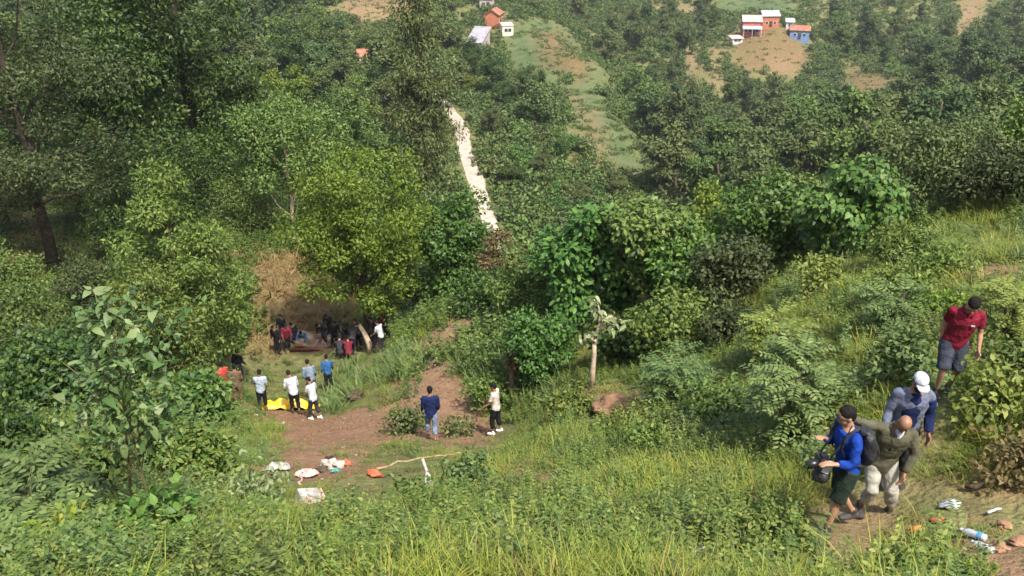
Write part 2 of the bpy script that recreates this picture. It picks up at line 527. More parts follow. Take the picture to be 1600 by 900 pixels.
# ------------------------------------------------------------------ ground sheet
def build_terrain():
    th = np.concatenate([np.linspace(-180, -46, 30)[:-1], np.linspace(-46, 46, 330), np.linspace(46, 180, 30)[1:-1]])
    rr = np.concatenate([[0.02, 1.0], np.geomspace(2.0, 950, 380)])
    TH, RR = np.meshgrid(np.radians(th), rr)
    X = RR * np.sin(TH); Y = RR * np.cos(TH)
    Z = hz(X, Y)
    n, m = TH.shape
    V = np.stack([X, Y, Z], -1).reshape(-1, 3)
    i = np.arange(n - 1)[:, None] * m
    j = np.arange(m)[None]
    j2 = (np.arange(m) + 1)[None] % m
    F = np.stack([i + j, i + j2, i + m + j2, i + m + j], -1).reshape(-1, 4)[:, ::-1]
    me = make_mesh("hillside", V, F, smooth=True)
    x, y = V[:, 0], V[:, 1]
    near = np.hypot(x, y) < 75
    s = np.zeros(len(V)); s[near] = zsoil(x[near], y[near])
    far = (~near) & (np.hypot(x, y) < 600)
    fx, fy = x[far], y[far]
    nz = (fbm(fx * .12, fy * .12, 3) - .5)
    s[far] = .68 * np.clip(zval(SOIL_FAR, fx, fy, 5) + nz * 0.9 * (zval(SOIL_FAR, fx, fy, 9) > 0), 0, 1)
    d = np.zeros(len(V)); d[near] = zval(DRY, x[near], y[near], 3.0); d[far] = zval(DRY_FAR, fx, fy, 6)
    f = np.zeros(len(V)); f[far] = zval(FIELD, fx, fy, 5)
    for nm, a in (("soil", s), ("dry", d), ("field", f)):
        at_ = me.attributes.new(nm, 'FLOAT', 'POINT'); at_.data.foreach_set("value", a.astype(np.float32))
    m_, nt, nd, lk, bs = new_mat("hillside_ground")
    geo = nd.new("ShaderNodeNewGeometry")
    def noise(sc, det=4):
        nz_ = nd.new("ShaderNodeTexNoise"); nz_.inputs["Scale"].default_value = sc; nz_.inputs["Detail"].default_value = det
        lk.new(geo.outputs["Position"], nz_.inputs["Vector"]); return nz_
    def ramp(src, a, b, p0=.35, p1=.65):
        r_ = nd.new("ShaderNodeValToRGB"); r_.color_ramp.elements[0].color = rgb(a); r_.color_ramp.elements[1].color = rgb(b)
        r_.color_ramp.elements[0].position = p0; r_.color_ramp.elements[1].position = p1
        lk.new(src, r_.inputs[0]); return r_.outputs[0]
    def mix(fac, a, b):
        x_ = nd.new("ShaderNodeMix"); x_.data_type = 'RGBA'
        lk.new(fac, x_.inputs[0]); lk.new(a, x_.inputs[6]); lk.new(b, x_.inputs[7]); return x_.outputs[2]
    def att(n_):
        a_ = nd.new("ShaderNodeAttribute"); a_.attribute_name = n_; return a_.outputs["Fac"]
    fine = noise(2.3).outputs["Fac"]; coarse = noise(0.09, 5).outputs["Fac"]; vfine = noise(11.0, 5).outputs["Fac"]
    base = mix(coarse, ramp(fine, (.075, .085, .03), (.14, .15, .05)), ramp(fine, (.11, .095, .045), (.17, .165, .07)))
    soil = mix(vfine, ramp(fine, (.14, .078, .042), (.25, .145, .085)), ramp(coarse, (.18, .108, .062), (.27, .175, .11)))
    dry = ramp(fine, (.10, .07, .032), (.18, .13, .06))
    fld = ramp(noise(0.35, 5).outputs["Fac"], (.06, .088, .034), (.10, .125, .052))
    c = mix(att("field"), base, fld); c = mix(att("dry"), c, dry); c = mix(att("soil"), c, soil)
    lk.new(c, bs.inputs["Base Color"])
    bs.inputs["Roughness"].default_value = 0.95
    bs.inputs["Specular IOR Level"].default_value = 0.1
    bp = nd.new("ShaderNodeBump"); bp.inputs["Strength"].default_value = 0.7; bp.inputs["Distance"].default_value = 0.12
    lk.new(vfine, bp.inputs["Height"]); lk.new(bp.outputs[0], bs.inputs["Normal"])
    me.materials.append(m_)
    o = mobj("hillside", me)
    tag(o, "grassy hillside falling to a wooded valley with bare red soil patches", kind="structure")
    return o

build_terrain()

# the pale dirt road that runs away through the trees
def build_road():
    P = ROADXY
    T = np.gradient(P, axis=0); T = T / np.linalg.norm(T, axis=1, keepdims=True)
    S = np.stack([T[:, 1], -T[:, 0]], -1)
    cols = [-1.0, -.82, -.45, 0, .45, .82, 1.0]
    lift = [-.5, .10, .05, .12, .05, .10, -.5]
    V = []
    for i in range(len(P)):
        w = 1.65 + 0.2 * math.sin(i * .21) + .12 * math.sin(i * .67 + 1)
        zc = float(hz(P[i, 0], P[i, 1]))
        for cc, l in zip(cols, lift):
            q = P[i] + S[i] * cc * w
            V.append((q[0], q[1], zc + .08 + l + rng.normal(0, .012)))
    k = len(cols)
    F = [(i * k + j, i * k + j + 1, (i + 1) * k + j + 1, (i + 1) * k + j) for i in range(len(P) - 1) for j in range(k - 1)]
    o = mobj("dirt_road", make_mesh("dirt_road", V, F, noise_mat("pale_road_dust", (.30, .235, .18), (.45, .385, .32), 1.3, .95, .1, .35, 5.0), smooth=True))
    tag(o, "pale unpaved dirt road running away between the trees", kind="structure")
    return P
ROAD = build_road()

# ------------------------------------------------------------------ scatter of uncountable ground cover
def scatter(name, label, protos, P, rot, scl, idx=None, cat=None):
    pc = bpy.data.collections.new(name + "_sources")
    for i, me in enumerate(protos):
        pc.objects.link(bpy.data.objects.new("%s_source_%02d" % (name, i), me))
    me = bpy.data.meshes.new(name)
    me.vertices.add(len(P)); me.vertices.foreach_set("co", np.asarray(P, np.float32).ravel())
    a = me.attributes.new("rot", 'FLOAT_VECTOR', 'POINT'); a.data.foreach_set("vector", np.asarray(rot, np.float32).ravel())
    a = me.attributes.new("scl", 'FLOAT', 'POINT'); a.data.foreach_set("value", np.asarray(scl, np.float32))
    a = me.attributes.new("idx", 'INT', 'POINT'); a.data.foreach_set("value", np.asarray(idx if idx is not None else rng.integers(0, len(protos), len(P)), np.int32))
    o = mobj(name, me)
    g = bpy.data.node_groups.new(name + "_nodes", 'GeometryNodeTree')
    g.interface.new_socket(name="Geometry", in_out='INPUT', socket_type='NodeSocketGeometry')
    g.interface.new_socket(name="Geometry", in_out='OUTPUT', socket_type='NodeSocketGeometry')
    gi = g.nodes.new("NodeGroupInput"); go = g.nodes.new("NodeGroupOutput")
    ci = g.nodes.new("GeometryNodeCollectionInfo"); ci.inputs["Collection"].default_value = pc
    ci.inputs["Separate Children"].default_value = True; ci.inputs["Reset Children"].default_value = True
    ip = g.nodes.new("GeometryNodeInstanceOnPoints"); ip.inputs["Pick Instance"].default_value = True
    def na(n_, t):
        k = g.nodes.new("GeometryNodeInputNamedAttribute"); k.data_type = t; k.inputs["Name"].default_value = n_; return k.outputs["Attribute"]
    er = g.nodes.new("FunctionNodeEulerToRotation")
    g.links.new(na("rot", 'FLOAT_VECTOR'), er.inputs[0])
    g.links.new(gi.outputs[0], ip.inputs["Points"]); g.links.new(ci.outputs[0], ip.inputs["Instance"])
    g.links.new(na("idx", 'INT'), ip.inputs["Instance Index"]); g.links.new(er.outputs[0], ip.inputs["Rotation"])
    g.links.new(na("scl", 'FLOAT'), ip.inputs["Scale"])
    g.links.new(ip.outputs[0], go.inputs[0])
    md = o.modifiers.new("scatter", 'NODES'); md.node_group = g
    tag(o, label, cat, kind="stuff")
    return o

def sample_ground(n, zmin, zmax, margin=120, power=1.0, r=None):
    """points over the visible terrain between two depths"""
    r = r or rng
    th = r.uniform(-.62, .62, n * 2)
    u = r.random(n * 2)
    rad = (zmin ** power + u * (zmax ** power - zmin ** power)) ** (1 / power)
    x = rad * np.sin(th); y = rad * np.cos(th)
    z = hz(x, y)
    P = np.stack([x, y, z], -1)
    px, py, Z = project(P)
    k = (px > -margin) & (px < 1600 + margin) & (py > -margin) & (py < 900 + margin) & (Z > 3)
    return P[k][:n]

def slope_tilt(P, amt=0.5):
    """rotation that leans a plant a little with the slope, with random turn"""
    e = 0.4
    gx = (hz(P[:, 0] + e, P[:, 1]) - hz(P[:, 0] - e, P[:, 1])) / (2 * e)
    gy = (hz(P[:, 0], P[:, 1] + e) - hz(P[:, 0], P[:, 1] - e)) / (2 * e)
    n = len(P)
    return np.stack([np.zeros(n) + rng.normal(0, .12, n), np.zeros(n) + rng.normal(0, .12, n), rng.uniform(0, 6.283, n)], -1)

# ------------------------------------------------------------------ ground cover sources
def tuft(seed, n=16, h=.45, w=.011, spread=.14, lean=.5, mat='grass', tpl='blade'):
    r = np.random.default_rng(seed)
    a = r.uniform(0, 6.283, n); q = spread * np.sqrt(r.random(n))
    P = np.stack([q * np.cos(a), q * np.sin(a), np.full(n, -.03)], -1)
    a2 = a + r.normal(0, .7, n); t = np.abs(r.normal(lean, .28, n))
    D = np.stack([np.cos(a2) * np.sin(t), np.sin(a2) * np.sin(t), np.cos(t)], -1)
    N = np.stack([-np.cos(a2) * np.cos(t), -np.sin(a2) * np.cos(t), np.sin(t)], -1)
    return leaf_mesh("tuft", P, D, N, h * r.uniform(.5, 1.2, n), w * r.uniform(.7, 1.4, n), M[mat], tpl, r=r)

def weedy(seed, stems=7, h=.36, leaf=.058, spread=.22, mat='weed', wr=.55, tpl='oval6', per=9):
    r = np.random.default_rng(seed)
    Ps, Ds, Ns, Ls = [], [], [], []
    for s in range(stems):
        a = r.uniform(0, 6.283); q = spread * math.sqrt(r.random())
        base = np.array([q * math.cos(a), q * math.sin(a), 0])
        lean = np.array([math.cos(a), math.sin(a), 0]) * r.uniform(.05, .5)
        hh = h * r.uniform(.5, 1.15)
        for k in range(per):
            t = (k + 1) / per
            p = base + (lean + np.array([0, 0, 1])) * hh * t
            b = r.uniform(0, 6.283)
            for sg in (0, math.pi):
                d = np.array([math.cos(b + sg), math.sin(b + sg), r.uniform(-.35, .5)])
                Ps.append(p); Ds.append(d); Ns.append((r.normal(0, .3), r.normal(0, .3), 1)); Ls.append(leaf * r.uniform(.6, 1.3) * (1.15 - .5 * t))
    L = np.array(Ls)
    return leaf_mesh("weed", np.array(Ps), np.array(Ds), np.array(Ns), L, L * wr, M[mat], tpl, r=r)

def ferny(seed, fronds=7, L=.6, mat='blue', pairs=11, leaflet=.11, up=.9):
    r = np.random.default_rng(seed)
    Ps, Ds, Ns, Ls = [], [], [], []
    for f in range(fronds):
        a = f / fronds * 6.283 + r.normal(0, .3); el = up * r.uniform(.6, 1.1)
        d = np.array([math.cos(a) * math.cos(el), math.sin(a) * math.cos(el), math.sin(el)])
        p = np.zeros(3); l = L * r.uniform(.7, 1.2)
        for k in range(pairs):
            t = (k + 1) / pairs
            p = p + d * l / pairs
            d = _norm(d + np.array([0, 0, -.11]))
            side = _norm(np.cross(d, (0, 0, 1)))
            nn = np.cross(side, d)
            for sg in (-1, 1):
                Ps.append(p); Ds.append(side * sg + d * .5 + r.normal(0, .08, 3)); Ns.append(nn + r.normal(0, .15, 3))
                Ls.append(leaflet * (1 - .6 * abs(t - .4)) * r.uniform(.85, 1.1))
    L_ = np.array(Ls)
    return leaf_mesh("fern", np.array(Ps), np.array(Ds), np.array(Ns), L_, L_ * .32, M[mat], 'oval6', r=r)

SPARSE = [zone(z) for z in [[(390, 690), (560, 680), (720, 720), (720, 780), (640, 800), (480, 830), (400, 770)], [(600, 690), (800, 680), (860, 760), (760, 730)]]]
PATH = [zone(z) for z in [[(1225, 900), (1280, 790), (1390, 690), (1480, 620), (1530, 640), (1500, 730), (1430, 810), (1340, 900)], [(1500, 790), (1540, 770), (1600, 765), (1600, 900), (1540, 900)],
        [(340, 560), (420, 510), (620, 520), (620, 600), (520, 660), (400, 660)]]]

def keep_cover(P):
    s = zsoil(P[:, 0], P[:, 1]) * 1.1
    s = np.maximum(s, zval(SPARSE, P[:, 0], P[:, 1], 1.5) * .55)
    S = np.array(SPOTS)
    for x, y, r_ in S:
        n_ = math.hypot(x, y)
        cx, cy = x - x / n_ * r_ * .55, y - y / n_ * r_ * .55      # cleared a little more on the downhill viewer side
        s = np.where((P[:, 0] - cx) ** 2 + (P[:, 1] - cy) ** 2 < r_ * r_, 2.0, s)
    return rng.random(len(P)) > s

def shorten(P):
    return 1 - .62 * np.maximum(zval(SPARSE, P[:, 0], P[:, 1], 1.5), zval(PATH, P[:, 0], P[:, 1], .8))

def cover():
    tall = [tuft(i, 18, .42, .010, .16, .6) for i in range(4)]
    short = [tuft(10 + i, 18, .25, .010, .17, .8) for i in range(3)]
    straw = [tuft(20 + i, 14, .50, .009, .15, .6, 'straw') for i in range(3)]
    weeds = [weedy(30 + i) for i in range(4)] + [weedy(90, 7, .28, .055, .22, 'fresh', .6), weedy(91, 7, .32, .06, .25, 'fresh', .45), weedy(92, 5, .35, .065, .2, 'mid', .5), weedy(93, 8, .2, .05, .25, 'lime', .6)] + [weedy(36 + i, 5, .45, .085, .2, 'weed', .5, 'oval6', 8) for i in range(2)]
    ferns = [ferny(40 + i) for i in range(3)]
    # near slope
    P = sample_ground(34000, 5.5, 30, 140, 1.3)
    P = P[keep_cover(P)]
    n1 = fbm(P[:, 0] * .45 + 2, P[:, 1] * .45, 3)
    n2 = fbm(P[:, 0] * .38 + 30, P[:, 1] * .38 + 9, 3)
    isweed = (n2 + rng.normal(0, .12, len(P))) > .52
    px, py, Z = project(P)
    isweed |= (px < 560) & (rng.random(len(P)) < .45)
    sc = (0.42 + n1 * .85) * rng.uniform(.65, 1.25, len(P)) * shorten(P)
    k = ~isweed
    kk = k & (rng.random(len(P)) < .045)
    g = k & ~kk
    pick = np.where(n1[g] > .47, rng.integers(0, 4, g.sum()), rng.integers(4, 7, g.sum()))
    scatter("slope_grass", "long yellow green grass covering the near slope", tall + short, P[g], slope_tilt(P[g]), sc[g], pick, "grass")
    scatter("dry_grass", "dry straw coloured grass blades among the green grass", straw, P[kk], slope_tilt(P[kk]), sc[kk] * .95, None, "grass")
    big = g & (rng.random(len(P)) < .006)
    scatter("tussock_grass", "scattered taller yellow grass tussocks on the near slope", [tuft(80 + i, 34, .55, .011, .2, .65, 'yellowgrass') for i in range(3)], P[big], slope_tilt(P[big]), sc[big] * 1.15, None, "grass")
    w = isweed & (rng.random(len(P)) < .62)
    scatter("leafy_weeds", "low leafy weeds growing through the slope grass", weeds, P[w], slope_tilt(P[w]), sc[w] * 1.0, None, "weeds")
    P = sample_ground(900, 6, 28, 100, 1.3); px, py, Z = project(P)
    P = P[((px < 420) | (px > 1050)) & keep_cover(P)]
    scatter("low_ferns", "feathery ferns spread along the edges of the slope", ferns, P, slope_tilt(P), rng.uniform(.5, 1.1, len(P)), None, "ferns")
    clumps = [weedy(110, 16, .55, .075, .34, 'weed', .5, 'oval6', 10), weedy(111, 14, .6, .09, .3, 'mid', .45, 'oval6', 10), weedy(112, 16, .45, .06, .36, 'fresh', .6, 'oval6', 10),
              weedy(113, 14, .6, .10, .32, 'blue', .38, 'oval6', 9), weedy(114, 12, .5, .08, .3, 'olive', .5, 'oval6', 9)]
    P = sample_ground(620, 6, 30, 100, 1.2)
    P = P[keep_cover(P) & (shorten(P) > .9)]
    scatter("weed_clumps", "taller leafy weed clumps dotted over the near slope", clumps, P, slope_tilt(P), rng.uniform(.6, 1.25, len(P)), None, "weeds")
    # middle ground, clearing, bank and gully
    P = sample_ground(17000, 26, 78, 60, 1.2)
    P = P[keep_cover(P)]
    n1 = fbm(P[:, 0] * .22 + 2, P[:, 1] * .22, 3)
    dry = zval(DRY, P[:, 0], P[:, 1], 4.0)
    straw2 = [tuft(25 + i, 16, .45, .03, .3, .8, 'straw') for i in range(3)]
    sm = shorten(P)
    d = rng.random(len(P)) < dry * .8
    scatter("bank_dry_grass", "brown dry grass on the bank behind the crowd", straw + straw2, P[d], slope_tilt(P[d]), rng.uniform(1.0, 1.9, d.sum()), None, "grass")
    k = ~d & (dry < .9)
    w = k & (n1 + rng.normal(0, .08, len(P)) > .47)
    g = k & ~w
    big = [weedy(50 + i, 9, .65, .15, .5, 'mid', .6, 'diamond', 7) for i in range(4)]
    scatter("gully_grass", "grass growing around the clearing and down the gully", tall, P[g], slope_tilt(P[g]), rng.uniform(.9, 1.8, g.sum()) * sm[g], None, "grass")
    scatter("gully_undergrowth", "dense leafy undergrowth filling the gully under the trees", big, P[w], slope_tilt(P[w]), rng.uniform(.7, 1.6, w.sum()) * sm[w] ** 1.3, None, "undergrowth")
    # far scrub, a mass without single plants
    P = sample_ground(15000, 75, 420, 30, 1.0)
    f = np.maximum.reduce([zval(FIELD, P[:, 0], P[:, 1], 3), zval(DRY_FAR, P[:, 0], P[:, 1], 3), zval(SOIL_FAR, P[:, 0], P[:, 1], 3)])
    dr = np.min(np.hypot(P[:, None, 0] - ROAD[None, ::3, 0], P[:, None, 1] - ROAD[None, ::3, 1]), axis=1)
    k = (f < .3) & (dr > 2.9)
    P = P[k]
    def bushy(seed, mat):
        r = np.random.default_rng(seed); n = 170
        c = r.normal(0, 1, (7, 3)) * (.75, .75, .3) + (0, 0, .7)
        i = r.integers(0, 7, n)
        Q = c[i] + rdir(n, r) * .5 * r.random((n, 1)) ** .4
        return leaf_mesh("scrub", Q, rdir(n, r) + (0, 0, .2), rdir(n, r) + (0, 0, .8), r.uniform(.28, .5, n), r.uniform(.2, .32, n), M[mat], 'diamond', r=r)
    sb = [bushy(60, 'farA'), bushy(61, 'farB'), bushy(62, 'farB'), bushy(63, 'farC')]
    scatter("valley_scrub", "dense green scrub covering the far valley slopes", sb, P, slope_tilt(P), rng.uniform(.6, 1.5, len(P)), None, "scrub")

# low crop rows on the far fields
def field_crop():
    r = np.random.default_rng(88)
    P = sample_ground(60000, 130, 400, 10, 1.0, r)
    f = zval(FIELD, P[:, 0], P[:, 1], 3); d = zval(DRY_FAR + SOIL_FAR, P[:, 0], P[:, 1], 3)
    row = np.sin((P[:, 2] * 5.0 + fbm(P[:, 0] * .05, P[:, 1] * .05, 2) * 9)) > .1
    k = ((f > .4) & row & (r.random(len(P)) < .35)) | ((d > .4) & (r.random(len(P)) < .12))
    P = P[k]
    def low(seed, mat):
        q = np.random.default_rng(seed); n = 36
        Q = q.normal(0, .42, (n, 3)) * (1, 1, .3) + (0, 0, .12)
        return leaf_mesh("low_crop", Q, rdir(n, q) + (0, 0, .3), rdir(n, q) + (0, 0, .9), q.uniform(.25, .45, n), q.uniform(.15, .25, n), M[mat], 'diamond', r=q)
    scatter("field_crop", "low crop rows and tussocks on the far terraced fields", [low(1, 'farB'), low(2, 'farC'), low(3, 'farB')], P, slope_tilt(P), r.uniform(.6, 1.2, len(P)), None, "crop")

# blue-green blade crop around the clearing
def crop():
    pr = [tuft(70 + i, 14, .66, .034, .16, .5, 'maize') for i in range(3)]
    Ps = []
    for poly, n in (([(575, 590), (600, 560), (660, 545), (675, 560), (650, 590), (590, 605)], 70), ([(700, 560), (790, 540), (800, 610), (740, 620)], 60),
                    ([(520, 580), (560, 560), (575, 600), (520, 650), (498, 625)], 45), ([(640, 520), (700, 478), (640, 490)], 20), ([(770, 600), (900, 590), (880, 640), (800, 640)], 30)):
        w = zone(poly); a = np.array(w)
        c = 0
        while c < n:
            q = a.min(0) + rng.random(2) * (a.max(0) - a.min(0))
            if inside(w, q[0], q[1]):
                Ps.append((q[0], q[1], float(hz(q[0], q[1])))); c += 1
    P = np.array(Ps)
    scatter("blade_crop", "blue green blade leaved crop beside the red soil clearing", pr, P, slope_tilt(P), rng.uniform(.7, 1.2, len(P)), None, "crop")

# clods and pebbles on the bare soil
def clods():
    r = np.random.default_rng(99)
    def clod(seed, mat):
        q = np.random.default_rng(seed)
        bm = bmesh.new(); bmesh.ops.create_icosphere(bm, subdivisions=1, radius=1.0)
        for v in bm.verts:
            v.co *= q.uniform(.7, 1.25); v.co.z *= .6
        me = bpy.data.meshes.new("clod"); bm.to_mesh(me); bm.free(); me.materials.append(mat)
        return me
    m1 = noise_mat('soil_clod', (.11, .06, .034), (.21, .12, .07), 3, .95, .1); m2 = noise_mat('dull_pebble', (.22, .17, .13), (.36, .29, .23), 3, .9, .2); m3 = noise_mat('leaf_crumb', (.10, .075, .04), (.22, .17, .09), 3, .9, .1)
    pr = [clod(1, m1), clod(2, m1), clod(3, m1), clod(4, m2), clod(5, m3)]
    P = sample_ground(90000, 6, 48, 60, 1.1, r)
    s = zsoil(P[:, 0], P[:, 1])
    d = np.hypot(P[:, 0], P[:, 1])
    k = (s > .35) & (r.random(len(P)) < .26)
    P = P[k]; d = d[k]
    scatter("soil_clods", "small soil clods and pebbles strewn over the bare earth", pr, P, r.uniform(0, 6.28, (len(P), 3)), r.uniform(.012, .045, len(P)) * np.clip(d / 14, .6, 2.0), r.choice(5, len(P), p=[.35, .30, .24, .01, .10]), "clods")

# ------------------------------------------------------------------ trees and shrubs
def crown_points(r, n, clumps, rx, ry, z0, z1, cr, shell=.45, taper=0.0, droop=0.0):
    """leaf positions in uneven clumps spread through the crown's volume; returns points, outward directions, clump centres"""
    cz = (z0 + z1) / 2; hz_ = (z1 - z0) / 2
    C = []
    while len(C) < clumps:
        d = rdir(1, r)[0] * r.random() ** .45
        k = 1.0
        if taper:
            k = 1 - taper * (d[2] + 1) / 2
        C.append((d[0] * rx * k, d[1] * ry * k, cz + d[2] * hz_))
    C = np.array(C)
    rad = cr * r.uniform(.6, 1.35, clumps)
    wgt = rad ** 2; wgt /= wgt.sum()
    i = r.choice(clumps, n, p=wgt)
    d = rdir(n, r)
    d[:, 2] *= .75
    P = C[i] + d * (rad[i] * r.random(n) ** shell)[:, None]
    return P, d, C

def crown_mesh(name, seed, n, clumps, rx, ry, z0, z1, cr, L, W, mat, tpl='diamond', droop=.15, shell=.45, taper=0.0):
    r = np.random.default_rng(seed)
    P, d, C = crown_points(r, n, clumps, rx, ry, z0, z1, cr, shell, taper)
    D = d * .7 + rdir(n, r) * .8 + np.array([0, 0, -droop])
    N = rdir(n, r) * .5 + np.array([0, 0, .55]) + d * .75
    l = L * r.uniform(.65, 1.3, n)
    return leaf_mesh(name, P, D, N, l, l * W / L, M[mat], tpl, r=r), C

def trunk_mesh(name, seed, C, h, rad, z0, lean=(0, 0), limbs=9, mat='bark', wob=.12):
    r = np.random.default_rng(seed + 500)
    top = np.array([lean[0], lean[1], h])
    main = wig((0, 0, -.4), top, 8, wob, r)
    mb = MB()
    mb.tube(main, np.linspace(rad, rad * .3, 8), 8)
    mb.tube([main[0] + (0, 0, .1), main[0] + (0, 0, .75)], [rad * 1.5, rad * .95], 8)
    pick = C[r.choice(len(C), min(limbs, len(C)), replace=False)]
    for c in pick:
        t = np.clip((c[2] - z0) / (h - z0 + 1e-6) * .7, .1, .9)
        k = t * .8 + .12
        f = k * 7; i = int(min(6, f)); s = main[i] + (main[min(7, i + 1)] - main[i]) * (f - i)
        mb.tube(wig(s, s + (c - s) * .92, 5, wob * .6, r), np.linspace(rad * .45 * (1.1 - k), rad * .08, 5), 5, False)
    return mb.mesh(name, M[mat], True)

TREE_CACHE = {}

def tree(name, label, cat, loc, meshes, rz=None, scale=1.0, group=None, parts=('trunk', 'crown')):
    e = empty(name, loc, rng.uniform(0, 6.283) if rz is None else rz)
    e.scale = (scale,) * 3 if np.isscalar(scale) else scale
    tag(e, label, cat, group)
    for p, me in zip(parts, meshes):
        mobj(p, me, e)
    return e

def build(seed, n, clumps, rx, ry, z0, z1, cr, L, W, mat, tpl='diamond', rad=.2, limbs=9, bark='bark', droop=.15, shell=.45, taper=0.0, lean=(0, 0), wob=.12, th=None):
    cm, C = crown_mesh("crown", seed, n, clumps, rx, ry, z0, z1, cr, L, W, mat, tpl, droop, shell, taper)
    tm = trunk_mesh("trunk", seed, C, th or (z0 + (z1 - z0) * .75), rad, z0, lean, limbs, bark, wob)
    return tm, cm

SPOTS = []     # ground kept clear of cover: x, y, radius

def single(name, label, px, Z, spec, cat='tree', rz=0.0, group=None, scale=1.0, parts=('trunk', 'crown')):
    return tree(name, label, cat, on(px, Z), build(**spec), rz, scale, group, parts)

def where_is(px, py):
    if px < 330: return 'on the far slope behind the tall left trees'
    if px < 520: return 'on the far slope left of the red terraces'
    if px < 720: return 'on the far slope around the red terraces'
    if px < 830: return 'around the spur houses above the fields'
    if px < 960: return 'behind the terraced fields' if py < 90 else 'beside the lower terraced field'
    if px < 1140: return ('left of the far village' if py < 110 else 'on the slope below the pale scars' if py < 200 else 'on the valley floor right of the fields')
    if px < 1300: return ('above the far village' if py < 40 else 'just below the far village' if py < 170 else 'on the valley side behind the large leaved tree')
    if px < 1450: return ('right of the far village' if py < 110 else 'around the small tan clearing' if py < 190 else 'behind the ridge under the tan clearing')
    return ('near the red landslip at the upper right' if py < 110 else 'at the right edge halfway up the valley side' if py < 200 else 'at the right edge just behind the ridge')

